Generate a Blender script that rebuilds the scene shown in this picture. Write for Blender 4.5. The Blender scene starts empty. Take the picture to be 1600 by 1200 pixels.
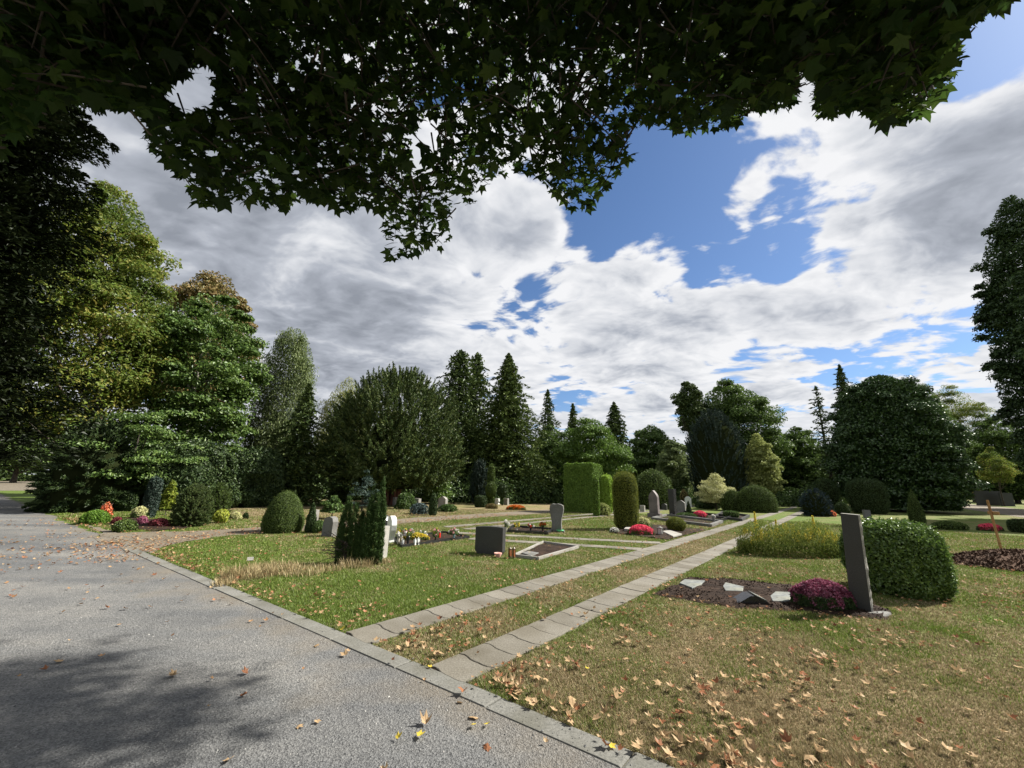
import bpy, bmesh, math, random
import numpy as np
from mathutils import Vector, Matrix
rng = np.random.default_rng(11)
random.seed(5)
R_ = math.radians
scn = bpy.context.scene
col = scn.collection

# ------------------------------------------------------------------ camera maths
FPX, EYE = 620., 1.55
PIT, ROL = R_(14.2), math.atan(.022)
Fv = np.array([0, math.cos(PIT), math.sin(PIT)])
_R0 = np.array([1., 0, 0]); _U0 = np.array([0, -math.sin(PIT), math.cos(PIT)])
Rv = math.cos(ROL)*_R0 + math.sin(ROL)*_U0
Uv = -math.sin(ROL)*_R0 + math.cos(ROL)*_U0
CAM = np.array([0, 0, EYE])
def ray(x, y): return Fv*FPX + Rv*(x-800) + Uv*(600-y)
def gp(x, y, z=0.):
    d = ray(x, y); t = (z-EYE)/d[2]
    return np.array([d[0]*t, d[1]*t, z])
def pt(x, y, D):
    d = ray(x, y); return CAM + d*(D/d[1])
def px(P):
    q = np.asarray(P, float)-CAM
    w = q@Fv
    w = np.where(np.abs(w) < 1e-6, 1e-6, w)
    return 800+FPX*(q@Rv)/w, 600-FPX*(q@Uv)/w, w
NX, NY = .773, -.634          # across the paved tracks
SX, SY = .634, .773           # along the paved tracks
def ca(c, a, z=0.): return np.array([c*NX+a*SX, c*NY+a*SY, z])
ROT_N = math.atan2(NY, NX)

# ------------------------------------------------------------------ objects
def tag(o, label=None, cat=None, group=None, kind=None):
    if label: o['label'] = label
    if cat: o['category'] = cat
    if group: o['group'] = group
    if kind: o['kind'] = kind
    return o
def thing(name, label, cat, loc=(0, 0, 0), rz=0, group=None):
    o = bpy.data.objects.new(name, None); col.objects.link(o)
    o.empty_display_size = .2
    o.location = tuple(float(v) for v in loc); o.rotation_euler = (0, 0, rz)
    return tag(o, label, cat, group)
def link(name, me, parent=None, loc=(0, 0, 0), rz=0):
    o = bpy.data.objects.new(name, me); col.objects.link(o)
    if parent is not None: o.parent = parent
    o.location = tuple(float(v) for v in loc); o.rotation_euler = (0, 0, rz)
    return o

class MB:
    def __init__(s): s.v = []; s.f = {}; s.n = 0; s.attr = []
    def add(s, V, F, m=0, smooth=False):
        V = np.asarray(V, np.float32).reshape(-1, 3)
        F = np.asarray(F, np.int64)
        s.f.setdefault((F.shape[1], m, smooth), []).append(F+s.n)
        s.v.append(V); s.n += len(V)
    def mesh(s, name, mats):
        me = bpy.data.meshes.new(name)
        V = np.concatenate(s.v)
        me.vertices.add(len(V)); me.vertices.foreach_set('co', V.ravel())
        li, ls, mi, sm = [], [], [], []; off = 0
        for (k, m, sg), L in s.f.items():
            F = np.concatenate(L); li.append(F.ravel())
            ls.append(off+np.arange(len(F))*k); off += F.size
            mi.append(np.full(len(F), m)); sm.append(np.full(len(F), sg))
        li = np.concatenate(li).astype(np.int32); ls = np.concatenate(ls).astype(np.int32)
        me.loops.add(len(li)); me.loops.foreach_set('vertex_index', li)
        me.polygons.add(len(ls)); me.polygons.foreach_set('loop_start', ls)
        for mt in (mats if isinstance(mats, (list, tuple)) else [mats]): me.materials.append(mt)
        me.polygons.foreach_set('material_index', np.concatenate(mi).astype(np.int32))
        me.polygons.foreach_set('use_smooth', np.concatenate(sm).astype(bool))
        me.update(calc_edges=True)
        return me
    def obj(s, name, mats, parent=None, loc=(0, 0, 0), rz=0):
        return link(name, s.mesh(name, mats), parent, loc, rz)

def unit(a): return a/np.maximum(np.linalg.norm(a, axis=-1, keepdims=True), 1e-9)
def leaves(mb, P, N, T, L, W, bend=.2, m=0):
    """many small bent leaf faces"""
    P = np.asarray(P); n = len(P)
    L = np.broadcast_to(L, (n,))[:, None]; W = np.broadcast_to(W, (n,))[:, None]
    N = unit(N); T = unit(T - N*(T*N).sum(1, keepdims=True)); B = np.cross(N, T)
    V = np.stack([P-T*L/2, P+B*W/2+N*bend*W-T*L*.05, P+T*L/2, P-B*W/2+N*bend*W-T*L*.05], 1)
    F = np.arange(n*4).reshape(n, 4)
    mb.add(V.reshape(-1, 3), F, m)
def rdir(n): return unit(rng.normal(size=(n, 3)))

def tube(mb, pts, rad, k=7, m=0, rough=0.):
    pts = np.asarray(pts, float); n = len(pts); rad = np.broadcast_to(rad, (n,))
    T = np.gradient(pts, axis=0); T = unit(T)
    ref = np.array([0, 0, 1.]) if abs(T[0, 2]) < .9 else np.array([1., 0, 0])
    A = unit(np.cross(T, ref)); B = np.cross(T, A)
    th = np.linspace(0, 2*math.pi, k, endpoint=False)
    rr = rad[:, None]*(1+rough*rng.normal(size=(n, k)))
    V = pts[:, None]+rr[..., None]*(A[:, None]*np.cos(th)[None, :, None]+B[:, None]*np.sin(th)[None, :, None])
    F = [[i*k+j, i*k+(j+1) % k, (i+1)*k+(j+1) % k, (i+1)*k+j] for i in range(n-1) for j in range(k)]
    mb.add(V.reshape(-1, 3), F, m, True)
    mb.add(V[-1], [list(range(k))], m)
def lathe(mb, prof, k=20, m=0, c=(0, 0, 0), smooth=True):
    prof = np.asarray(prof, float); n = len(prof)
    th = np.linspace(0, 2*math.pi, k, endpoint=False)
    V = np.stack([prof[:, 0:1]*np.cos(th), prof[:, 0:1]*np.sin(th), np.repeat(prof[:, 1:2], k, 1)], -1)+np.asarray(c)
    F = [[i*k+j, i*k+(j+1) % k, (i+1)*k+(j+1) % k, (i+1)*k+j] for i in range(n-1) for j in range(k)]
    mb.add(V.reshape(-1, 3), F, m, smooth)
    mb.add(V[-1], [list(range(k))], m); mb.add(V[0], [list(range(k))[::-1]], m)
def box(mb, c, s, rz=0, m=0, tilt=None):
    x, y, z = np.array(s)/2
    V = np.array([[-x, -y, -z], [x, -y, -z], [x, y, -z], [-x, y, -z], [-x, -y, z], [x, -y, z], [x, y, z], [-x, y, z]])
    if tilt is not None: V = V@np.array(Matrix.Rotation(tilt[1], 3, tilt[0])).T
    r = np.array(Matrix.Rotation(rz, 3, 'Z')); V = V@r.T+np.asarray(c)
    mb.add(V, [[0, 3, 2, 1], [4, 5, 6, 7], [0, 1, 5, 4], [1, 2, 6, 5], [2, 3, 7, 6], [3, 0, 4, 7]], m)

def noise2(x, y, s, seed=0):
    """smooth value noise, numpy"""
    x = np.asarray(x)/s+seed*17.3; y = np.asarray(y)/s+seed*9.1
    xi, yi = np.floor(x), np.floor(y); fx, fy = x-xi, y-yi
    fx = fx*fx*(3-2*fx); fy = fy*fy*(3-2*fy)
    def h(a, b):
        v = np.sin(a*127.1+b*311.7+seed*3.7)*43758.5453
        return v-np.floor(v)
    return (h(xi, yi)*(1-fx)+h(xi+1, yi)*fx)*(1-fy)+(h(xi, yi+1)*(1-fx)+h(xi+1, yi+1)*fx)*fy
def inpoly(x, y, poly):
    poly = np.asarray(poly)[:, :2]; r = np.zeros(np.shape(x), bool); j = len(poly)-1
    for i in range(len(poly)):
        xi, yi = poly[i]; xj, yj = poly[j]
        with np.errstate(divide='ignore', invalid='ignore'):
            r ^= ((yi > y) != (yj > y)) & (x < (xj-xi)*(y-yi)/(yj-yi+1e-12)+xi)
        j = i
    return r

# ------------------------------------------------------------------ materials
def newmat(name):
    m = bpy.data.materials.new(name); m.use_nodes = True
    nt = m.node_tree; nt.nodes.clear()
    out = nt.nodes.new('ShaderNodeOutputMaterial')
    return m, nt, out
def nd(nt, t, **kw):
    n = nt.nodes.new(t)
    for k, v in kw.items():
        if k.startswith('i_'): n.inputs[k[2:].replace('_', ' ')].default_value = v
        else: setattr(n, k, v)
    return n
def ramp(nt, cols, pos=None, interp='LINEAR'):
    r = nt.nodes.new('ShaderNodeValToRGB'); e = r.color_ramp; e.interpolation = interp
    pos = pos or [i/(len(cols)-1) for i in range(len(cols))]
    while len(e.elements) < len(cols): e.elements.new(.5)
    for i, (p, c) in enumerate(zip(pos, cols)):
        e.elements[i].position = p; e.elements[i].color = (*c, 1)
    return r
MATS = {}
BRI = {'leaf_overhead': 1.05, 'needle_near_shaded': .6, 'leaf_maple_yellowing': 1.65, 'leaf_birch': 1.4, 'leaf_willow': 1.4, 'leaf_distant': 1.1}
def leafmat(name, cols, trans=.25, gloss=.04, big=None, bigs=.35, rough=.45):
    """foliage: colour varies leaf by leaf and from clump to clump"""
    if name in MATS: return MATS[name]
    kf = BRI.get(name, 1.5 if name.startswith(('leaf_', 'needle', 'thuja', 'laurel', 'holly', 'cypress', 'variegated')) else 1.)
    cols = [tuple(min(v*kf, .8) for v in c) for c in cols]
    if big: big = tuple(v*kf for v in big)
    m, nt, out = newmat(name); L = nt.links.new
    g = nd(nt, 'ShaderNodeNewGeometry'); r = ramp(nt, cols); L(g.outputs['Random Per Island'], r.inputs[0])
    c = r.outputs[0]
    if big:
        tc = nd(nt, 'ShaderNodeTexCoord'); nz = nd(nt, 'ShaderNodeTexNoise'); nz.inputs['Scale'].default_value = bigs
        nz.inputs['Detail'].default_value = 3
        L(tc.outputs['Object'], nz.inputs['Vector'])
        mr = nd(nt, 'ShaderNodeMapRange'); mr.inputs[1].default_value = .45; mr.inputs[2].default_value = .62
        L(nz.outputs['Fac'], mr.inputs[0])
        mx = nd(nt, 'ShaderNodeMix', data_type='RGBA'); L(mr.outputs[0], mx.inputs[0]); L(c, mx.inputs[6]); mx.inputs[7].default_value = (*big, 1)
        c = mx.outputs[2]
    d = nd(nt, 'ShaderNodeBsdfDiffuse'); L(c, d.inputs[0])
    t = nd(nt, 'ShaderNodeBsdfTranslucent'); L(c, t.inputs[0])
    s = nd(nt, 'ShaderNodeMixShader'); s.inputs[0].default_value = trans; L(d.outputs[0], s.inputs[1]); L(t.outputs[0], s.inputs[2])
    gl = nd(nt, 'ShaderNodeBsdfGlossy'); gl.inputs['Roughness'].default_value = rough; gl.inputs[0].default_value = (.9, .95, .9, 1)
    s2 = nd(nt, 'ShaderNodeMixShader'); s2.inputs[0].default_value = gloss*.35; L(s.outputs[0], s2.inputs[1]); L(gl.outputs[0], s2.inputs[2])
    L(s2.outputs[0], out.inputs[0]); MATS[name] = m
    return m
def stonemat(name, cols, scale=40., rough=.8, bump=.3, spec=.3, stain=None, big=3., isl=0.):
    if name in MATS: return MATS[name]
    m, nt, out = newmat(name); L = nt.links.new
    tc = nd(nt, 'ShaderNodeTexCoord')
    n1 = nd(nt, 'ShaderNodeTexNoise'); n1.inputs['Scale'].default_value = scale; n1.inputs['Detail'].default_value = 8; n1.inputs['Roughness'].default_value = .7
    L(tc.outputs['Object'], n1.inputs['Vector'])
    r = ramp(nt, cols, [.3+.4*i/(len(cols)-1) for i in range(len(cols))]); L(n1.outputs['Fac'], r.inputs[0])
    c = r.outputs[0]
    n2 = nd(nt, 'ShaderNodeTexNoise'); n2.inputs['Scale'].default_value = big; n2.inputs['Detail'].default_value = 6
    L(tc.outputs['Object'], n2.inputs['Vector'])
    mr = nd(nt, 'ShaderNodeMapRange'); mr.inputs[1].default_value = .42; mr.inputs[2].default_value = .68; mr.inputs[4].default_value = .6
    L(n2.outputs['Fac'], mr.inputs[0])
    mx = nd(nt, 'ShaderNodeMix', data_type='RGBA'); L(mr.outputs[0], mx.inputs[0]); L(c, mx.inputs[6])
    st = stain or tuple(v*.6 for v in cols[0]); mx.inputs[7].default_value = (*st, 1)
    if isl:
        g = nd(nt, 'ShaderNodeNewGeometry'); ri = ramp(nt, [(1-isl, 1-isl, 1-isl*1.1), (1+isl*.7, 1+isl*.7, 1+isl*.6)]); L(g.outputs['Random Per Island'], ri.inputs[0])
        mz = nd(nt, 'ShaderNodeMix', data_type='RGBA', blend_type='MULTIPLY'); mz.inputs[0].default_value = 1; L(mx.outputs[2], mz.inputs[6]); L(ri.outputs[0], mz.inputs[7]); mx = mz
    b = nd(nt, 'ShaderNodeBsdfPrincipled'); L(mx.outputs[2], b.inputs['Base Color']); b.inputs['Roughness'].default_value = rough
    b.inputs['Specular IOR Level'].default_value = spec
    bp = nd(nt, 'ShaderNodeBump'); bp.inputs['Strength'].default_value = bump; bp.inputs['Distance'].default_value = .01
    L(n1.outputs['Fac'], bp.inputs['Height']); L(bp.outputs[0], b.inputs['Normal'])
    L(b.outputs[0], out.inputs[0]); MATS[name] = m
    return m
def barkmat(name, c1, c2, s=6.):
    m, nt, out = newmat(name); L = nt.links.new
    tc = nd(nt, 'ShaderNodeTexCoord'); mp = nd(nt, 'ShaderNodeMapping'); mp.inputs['Scale'].default_value = (s*2, s*2, s*.35)
    L(tc.outputs['Object'], mp.inputs[0])
    n1 = nd(nt, 'ShaderNodeTexNoise'); n1.inputs['Scale'].default_value = 1; n1.inputs['Detail'].default_value = 8; L(mp.outputs[0], n1.inputs['Vector'])
    r = ramp(nt, [c1, c2], [.35, .65]); L(n1.outputs['Fac'], r.inputs[0])
    b = nd(nt, 'ShaderNodeBsdfPrincipled'); L(r.outputs[0], b.inputs['Base Color']); b.inputs['Roughness'].default_value = .9
    bp = nd(nt, 'ShaderNodeBump'); bp.inputs['Strength'].default_value = .8; bp.inputs['Distance'].default_value = .04
    L(n1.outputs['Fac'], bp.inputs['Height']); L(bp.outputs[0], b.inputs['Normal']); L(b.outputs[0], out.inputs[0])
    return m
BARK = barkmat('bark_brown', (.02, .015, .011), (.09, .072, .055))
BARK_RED = barkmat('bark_red', (.06, .022, .014), (.2, .085, .06))
BARK_GREY = barkmat('bark_grey', (.07, .065, .05), (.3, .28, .24))

INNER = leafmat('inner_shade_core', [(.012, .016, .006), (.014, .018, .007)], 0, 0)  # solid core inside bushes; shade between the leaves put into its dark colour
# ground: one colour attribute "dry" drives green <-> straw, shared with the grass blades
G_GREEN = [(.048, .072, .014), (.11, .155, .032)]
G_DRY = [(.15, .115, .065), (.30, .235, .14)]
def groundmat():
    m, nt, out = newmat('lawn_ground'); L = nt.links.new
    tc = nd(nt, 'ShaderNodeTexCoord')
    at = nd(nt, 'ShaderNodeAttribute', attribute_name='dry')
    n1 = nd(nt, 'ShaderNodeTexNoise'); n1.inputs['Scale'].default_value = 9; n1.inputs['Detail'].default_value = 10; n1.inputs['Roughness'].default_value = .75
    n2 = nd(nt, 'ShaderNodeTexNoise'); n2.inputs['Scale'].default_value = 1.3; n2.inputs['Detail'].default_value = 8; n2.inputs['Roughness'].default_value = .65
    for n in (n1, n2): L(tc.outputs['Object'], n.inputs['Vector'])
    g = ramp(nt, [G_GREEN[0], (.07, .105, .02), G_GREEN[1]], [.3, .5, .7]); d = ramp(nt, [(.05, .036, .022), G_DRY[0], G_DRY[1]], [.3, .45, .7])
    L(n1.outputs['Fac'], g.inputs[0]); L(n1.outputs['Fac'], d.inputs[0])
    ad = nd(nt, 'ShaderNodeMath', operation='ADD'); L(at.outputs['Fac'], ad.inputs[0]); L(n2.outputs['Fac'], ad.inputs[1])
    ad2 = nd(nt, 'ShaderNodeMath', operation='MULTIPLY_ADD'); L(n1.outputs['Fac'], ad2.inputs[0]); ad2.inputs[1].default_value = .5; L(ad.outputs[0], ad2.inputs[2])
    mr = nd(nt, 'ShaderNodeMapRange'); mr.inputs[1].default_value = 1.0; mr.inputs[2].default_value = 1.5; L(ad2.outputs[0], mr.inputs[0])
    mx = nd(nt, 'ShaderNodeMix', data_type='RGBA'); L(mr.outputs[0], mx.inputs[0]); L(g.outputs[0], mx.inputs[6]); L(d.outputs[0], mx.inputs[7])
    b = nd(nt, 'ShaderNodeBsdfPrincipled'); L(mx.outputs[2], b.inputs['Base Color']); b.inputs['Roughness'].default_value = .95; b.inputs['Specular IOR Level'].default_value = .1
    bp = nd(nt, 'ShaderNodeBump'); bp.inputs['Strength'].default_value = .9; bp.inputs['Distance'].default_value = .03
    L(n1.outputs['Fac'], bp.inputs['Height']); L(bp.outputs[0], b.inputs['Normal']); L(b.outputs[0], out.inputs[0])
    return m
def gravelmat(name='gravel', warm=0.):
    m, nt, out = newmat(name); L = nt.links.new
    tc = nd(nt, 'ShaderNodeTexCoord')
    v = nd(nt, 'ShaderNodeTexVoronoi'); v.inputs['Scale'].default_value = 105; L(tc.outputs['Object'], v.inputs['Vector'])
    v2 = nd(nt, 'ShaderNodeTexVoronoi'); v2.inputs['Scale'].default_value = 52; L(tc.outputs['Object'], v2.inputs['Vector'])
    n2 = nd(nt, 'ShaderNodeTexNoise'); n2.inputs['Scale'].default_value = .55; n2.inputs['Detail'].default_value = 7; n2.inputs['Roughness'].default_value = .6; L(tc.outputs['Object'], n2.inputs['Vector'])
    n3 = nd(nt, 'ShaderNodeTexNoise'); n3.inputs['Scale'].default_value = 38; n3.inputs['Detail'].default_value = 6; n3.inputs['Roughness'].default_value = .8; L(tc.outputs['Object'], n3.inputs['Vector'])
    sp = nd(nt, 'ShaderNodeSeparateColor'); L(v.outputs['Color'], sp.inputs[0])
    sp2 = nd(nt, 'ShaderNodeSeparateColor'); L(v2.outputs['Color'], sp2.inputs[0])
    w = warm
    r = ramp(nt, [(.028, .029, .031), (.11+w*.5, .111+w*.3, .111), (.172+w, .173+w*.6, .17), (.25+w, .25+w*.6, .245)], [0, .35, .75, 1]); L(sp.outputs[0], r.inputs[0])
    r2 = ramp(nt, [(.05, .052, .055), (.198+w, .198+w*.6, .194)], [.25, .8]); L(n3.outputs['Fac'], r2.inputs[0])
    mx = nd(nt, 'ShaderNodeMix', data_type='RGBA'); mx.inputs[0].default_value = .5; L(r.outputs[0], mx.inputs[6]); L(r2.outputs[0], mx.inputs[7])
    r3 = ramp(nt, [(.62, .64, .67), (1., 1., 1.), (1.28, 1.24, 1.18)], [.3, .5, .7]); L(n2.outputs['Fac'], r3.inputs[0])
    mu = nd(nt, 'ShaderNodeMix', data_type='RGBA', blend_type='MULTIPLY'); mu.inputs[0].default_value = 1; L(mx.outputs[2], mu.inputs[6]); L(r3.outputs[0], mu.inputs[7])
    # wheel-worn streaks running along the path
    mp = nd(nt, 'ShaderNodeMapping'); mp.inputs['Rotation'].default_value = (0, 0, -ROT_N); mp.inputs['Scale'].default_value = (.12, 1.1, 1)
    L(tc.outputs['Object'], mp.inputs[0]); n4 = nd(nt, 'ShaderNodeTexNoise'); n4.inputs['Scale'].default_value = 1; n4.inputs['Detail'].default_value = 4; L(mp.outputs[0], n4.inputs['Vector'])
    r4 = ramp(nt, [(.75, .77, .8), (1.2, 1.18, 1.14)], [.38, .62]); L(n4.outputs['Fac'], r4.inputs[0])
    mu2 = nd(nt, 'ShaderNodeMix', data_type='RGBA', blend_type='MULTIPLY'); mu2.inputs[0].default_value = 1; L(mu.outputs[2], mu2.inputs[6]); L(r4.outputs[0], mu2.inputs[7])
    vd = nd(nt, 'ShaderNodeVectorMath', operation='DOT_PRODUCT'); L(tc.outputs['Object'], vd.inputs[0]); vd.inputs[1].default_value = (SX-.058*NX, SY-.058*NY, 0)
    nz5 = nd(nt, 'ShaderNodeTexNoise'); nz5.inputs['Scale'].default_value = 1.1; nz5.inputs['Detail'].default_value = 7; L(tc.outputs['Object'], nz5.inputs['Vector'])
    ma = nd(nt, 'ShaderNodeMath', operation='MULTIPLY_ADD'); L(nz5.outputs['Fac'], ma.inputs[0]); ma.inputs[1].default_value = 3.2; L(vd.outputs['Value'], ma.inputs[2])
    mk = nd(nt, 'ShaderNodeMapRange'); L(ma.outputs[0], mk.inputs[0]); mk.inputs[1].default_value = 3.7; mk.inputs[2].default_value = 4.9; mk.inputs[4].default_value = .75
    dt = nd(nt, 'ShaderNodeMix', data_type='RGBA'); L(mk.outputs[0], dt.inputs[0]); L(mu2.outputs[2], dt.inputs[6]); dt.inputs[7].default_value = (.13, .105, .07, 1)
    mu2 = dt
    b = nd(nt, 'ShaderNodeBsdfPrincipled'); L(mu2.outputs[2], b.inputs['Base Color']); b.inputs['Roughness'].default_value = .9; b.inputs['Specular IOR Level'].default_value = .25
    ad = nd(nt, 'ShaderNodeMath', operation='ADD'); L(v.outputs['Distance'], ad.inputs[0]); L(n3.outputs['Fac'], ad.inputs[1])
    ad2 = nd(nt, 'ShaderNodeMath', operation='ADD'); L(ad.outputs[0], ad2.inputs[0]); L(v2.outputs['Distance'], ad2.inputs[1])
    bp = nd(nt, 'ShaderNodeBump'); bp.inputs['Strength'].default_value = .7; bp.inputs['Distance'].default_value = .008
    L(ad2.outputs[0], bp.inputs['Height']); L(bp.outputs[0], b.inputs['Normal']); L(b.outputs[0], out.inputs[0])
    return m
GRAVEL = gravelmat(); GRAVEL_W = gravelmat('gravel_tan', .035)
CONC = stonemat('paving_concrete', [(.09, .084, .072), (.155, .145, .125), (.22, .208, .18)], 60, .9, .35, .2, (.075, .065, .045), 1.6, .16)
KERB = stonemat('kerb_concrete', [(.085, .085, .08), (.14, .14, .13), (.2, .198, .185)], 55, .9, .35, .2, (.08, .078, .06), 2.5, .14)
SOIL = stonemat('soil', [(.008, .005, .004), (.028, .018, .013), (.06, .04, .03)], 28, .95, 1., .1)
SOIL_RED = stonemat('soil_dug', [(.02, .012, .008), (.08, .048, .032), (.16, .1, .07)], 20, .95, 1., .1)
GRAN_D = stonemat('granite_dark', [(.012, .013, .013), (.032, .033, .033), (.07, .07, .068)], 90, .5, .12, .4, (.028, .028, .024))
GRAN_DP = stonemat('granite_dark_polished', [(.01, .01, .011), (.022, .022, .024), (.05, .05, .05)], 110, .25, .03, .5)
GRAN_M = stonemat('granite_mid', [(.06, .06, .06), (.13, .13, .125), (.22, .215, .205)], 70, .7, .3, .3, (.07, .068, .055))
GRAN_L = stonemat('granite_light', [(.15, .147, .135), (.26, .253, .235), (.38, .365, .34)], 60, .75, .35, .3, (.16, .15, .12))
GRAN_R = stonemat('granite_reddish', [(.12, .08, .07), (.25, .19, .17), (.36, .3, .27)], 60, .6, .25, .3)
GRAN_RG = stonemat('granite_reddish_grey', [(.07, .058, .055), (.14, .12, .115), (.24, .21, .2)], 60, .6, .25, .3)
WHITE_ST = stonemat('white_stone', [(.55, .57, .56), (.68, .7, .68), (.8, .8, .78)], 25, .5, .1, .4, (.5, .52, .5))
SLATE = stonemat('slate_light', [(.07, .078, .078), (.13, .142, .14), (.21, .225, .21)], 12, .7, .5, .3, (.17, .17, .12))
WOOD = stonemat('pine_wood', [(.2, .1, .035), (.36, .2, .08), (.45, .27, .12)], 14, .7, .2, .3)
def plain(name, c, rough=.5, var=.25):
    return stonemat(name, [tuple(v*(1-var) for v in c), c, tuple(min(v*(1+var), .9) for v in c)], 18, rough, .1, .4)

# ------------------------------------------------------------------ world and sun
SUN_EL, SUN_TH = R_(42), R_(16)          # elevation; direction angle from +X towards +Y
sdir = np.array([math.cos(SUN_EL)*math.cos(SUN_TH), math.cos(SUN_EL)*math.sin(SUN_TH), math.sin(SUN_EL)])
def world():
    w = bpy.data.worlds.new('World'); scn.world = w; w.use_nodes = True
    nt = w.node_tree; nt.nodes.clear(); L = nt.links.new
    out = nd(nt, 'ShaderNodeOutputWorld'); bg = nd(nt, 'ShaderNodeBackground'); bg.inputs[1].default_value = .1
    sky = nd(nt, 'ShaderNodeTexSky', sky_type='NISHITA', sun_disc=False)
    sky.sun_elevation = SUN_EL; sky.sun_rotation = math.pi/2-SUN_TH; sky.ozone_density = 3.; sky.air_density = .9; sky.dust_density = .4
    tc = nd(nt, 'ShaderNodeTexCoord')
    def M(op, a, b=None, c=None, clamp=False):
        n = nd(nt, 'ShaderNodeMath', operation=op); n.use_clamp = clamp
        for i, v in enumerate((a, b, c)):
            if v is None: continue
            if isinstance(v, (int, float)): n.inputs[i].default_value = v
            else: L(v, n.inputs[i])
        return n.outputs[0]
    def VM(op, a, b=None, s=None):
        n = nd(nt, 'ShaderNodeVectorMath', operation=op)
        for i, v in enumerate((a, b)):
            if v is None: continue
            if isinstance(v, tuple): n.inputs[i].default_value = v
            else: L(v, n.inputs[i])
        if s is not None: n.inputs['Scale'].default_value = s
        return n
    dirn = VM('NORMALIZE', tc.outputs['Generated']).outputs[0]
    sp = nd(nt, 'ShaderNodeSeparateXYZ'); L(dirn, sp.inputs[0])
    z = M('MAXIMUM', sp.outputs[2], .0)
    den = M('ADD', z, .16)
    cx = M('DIVIDE', sp.outputs[0], den); cy = M('DIVIDE', sp.outputs[1], den)
    cb = nd(nt, 'ShaderNodeCombineXYZ'); L(cx, cb.inputs[0]); L(cy, cb.inputs[1])
    P = cb.outputs[0]
    # domain warp
    wn = nd(nt, 'ShaderNodeTexNoise'); wn.inputs['Scale'].default_value = 1.7; wn.inputs['Detail'].default_value = 3; L(P, wn.inputs['Vector'])
    wv = VM('SUBTRACT', wn.outputs['Color'], (.5, .5, .5)).outputs[0]
    ws = VM('SCALE', wv, s=.35).outputs[0]
    P2 = VM('ADD', P, ws).outputs[0]
    def cloud(vec):
        mp = nd(nt, 'ShaderNodeMapping'); mp.inputs['Rotation'].default_value = (0, 0, CL['rot']); mp.inputs['Scale'].default_value = (1., CL['str'], 1); mp.inputs['Location'].default_value = CL['loc']
        L(vec, mp.inputs[0])
        n = nd(nt, 'ShaderNodeTexNoise'); n.inputs['Scale'].default_value = CL['scale']; n.inputs['Detail'].default_value = 8; n.inputs['Roughness'].default_value = .52
        L(mp.outputs[0], n.inputs['Vector'])
        m = nd(nt, 'ShaderNodeTexNoise'); m.inputs['Scale'].default_value = CL['scale']*4.2; m.inputs['Detail'].default_value = 10; m.inputs['Roughness'].default_value = .5
        L(mp.outputs[0], m.inputs['Vector'])
        return M('MULTIPLY_ADD', m.outputs['Fac'], .39, M('MULTIPLY', n.outputs['Fac'], .68))
    CL = dict(rot=R_(35), str=1.25, loc=(3.1, 1.7, 0), scale=2.5)
    n0 = cloud(P2)
    off = VM('ADD', P2, (float(sdir[0])*.09, float(sdir[1])*.09, 0)).outputs[0]
    n1 = cloud(off)
    # clearer / thicker parts of the cloud layer, given as directions
    def spot(pxx, pyy, width, amount):
        d = unit(ray(pxx, pyy))
        dt = VM('DOT_PRODUCT', dirn, tuple(float(v) for v in d)).outputs['Value']
        mr = nd(nt, 'ShaderNodeMapRange', interpolation_type='SMOOTHSTEP'); L(dt, mr.inputs[0])
        mr.inputs[1].default_value = math.cos(R_(width)); mr.inputs[2].default_value = 1.
        mr.inputs[3].default_value = 0; mr.inputs[4].default_value = amount
        return mr.outputs[0]
    tot = n0
    for a in ((1020, 255, 13, -.32), (930, 350, 6, -.12), (1180, 300, 8, -.10), (1300, 330, 6, -.08), (1400, 300, 5, -.07), (1060, 440, 5, -.07), (1210, 400, 5, -.09), (1340, 430, 4, -.07), (1530, 70, 6, -.26), (820, 475, 6, -.10), (1130, 400, 6, -.09), (1480, 505, 7, -.14), (1320, 575, 5, -.1), (890, 610, 5, -.1),
              (450, 400, 26, .16), (260, 250, 14, .1), (1500, 250, 12, .17), (1450, 420, 12, .08), (1000, 540, 14, .07), (1150, 290, 4, .16), (820, 350, 6, .12), (600, 540, 16, .08)):
        tot = M('ADD', tot, spot(*a))
    dens = nd(nt, 'ShaderNodeMapRange', interpolation_type='SMOOTHSTEP'); L(tot, dens.inputs[0]); dens.inputs[1].default_value = .405; dens.inputs[2].default_value = .50
    thick = nd(nt, 'ShaderNodeMapRange', interpolation_type='SMOOTHSTEP'); L(tot, thick.inputs[0]); thick.inputs[1].default_value = .50; thick.inputs[2].default_value = .80
    rel = M('SUBTRACT', n0, n1)                     # >0: side turned to the sun
    relc = M('MULTIPLY_ADD', rel, 3.6, .5, clamp=True)
    shade = M('SUBTRACT', M('MULTIPLY_ADD', thick.outputs[0], .8, .33), M('MULTIPLY', relc, .55), clamp=True)
    cr = ramp(nt, [(3.6, 3.62, 3.7), (2.8, 2.88, 3.05), (1.8, 1.92, 2.17), (1.15, 1.25, 1.45)], [0, .3, .62, 1.]); L(shade, cr.inputs[0])
    # blue sky, a little deeper than the model gives
    sk = nd(nt, 'ShaderNodeMix', data_type='RGBA', blend_type='MULTIPLY'); sk.inputs[0].default_value = 1; L(sky.outputs[0], sk.inputs[6]); sk.inputs[7].default_value = (.40, .46, .52, 1)
    mx = nd(nt, 'ShaderNodeMix', data_type='RGBA'); L(dens.outputs[0], mx.inputs[0]); L(sk.outputs[2], mx.inputs[6]); L(cr.outputs[0], mx.inputs[7])
    # paler towards the horizon
    hz = nd(nt, 'ShaderNodeMapRange', interpolation_type='SMOOTHSTEP'); L(sp.outputs[2], hz.inputs[0]); hz.inputs[1].default_value = .0; hz.inputs[2].default_value = .22; hz.inputs[3].default_value = .55; hz.inputs[4].default_value = 0
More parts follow.
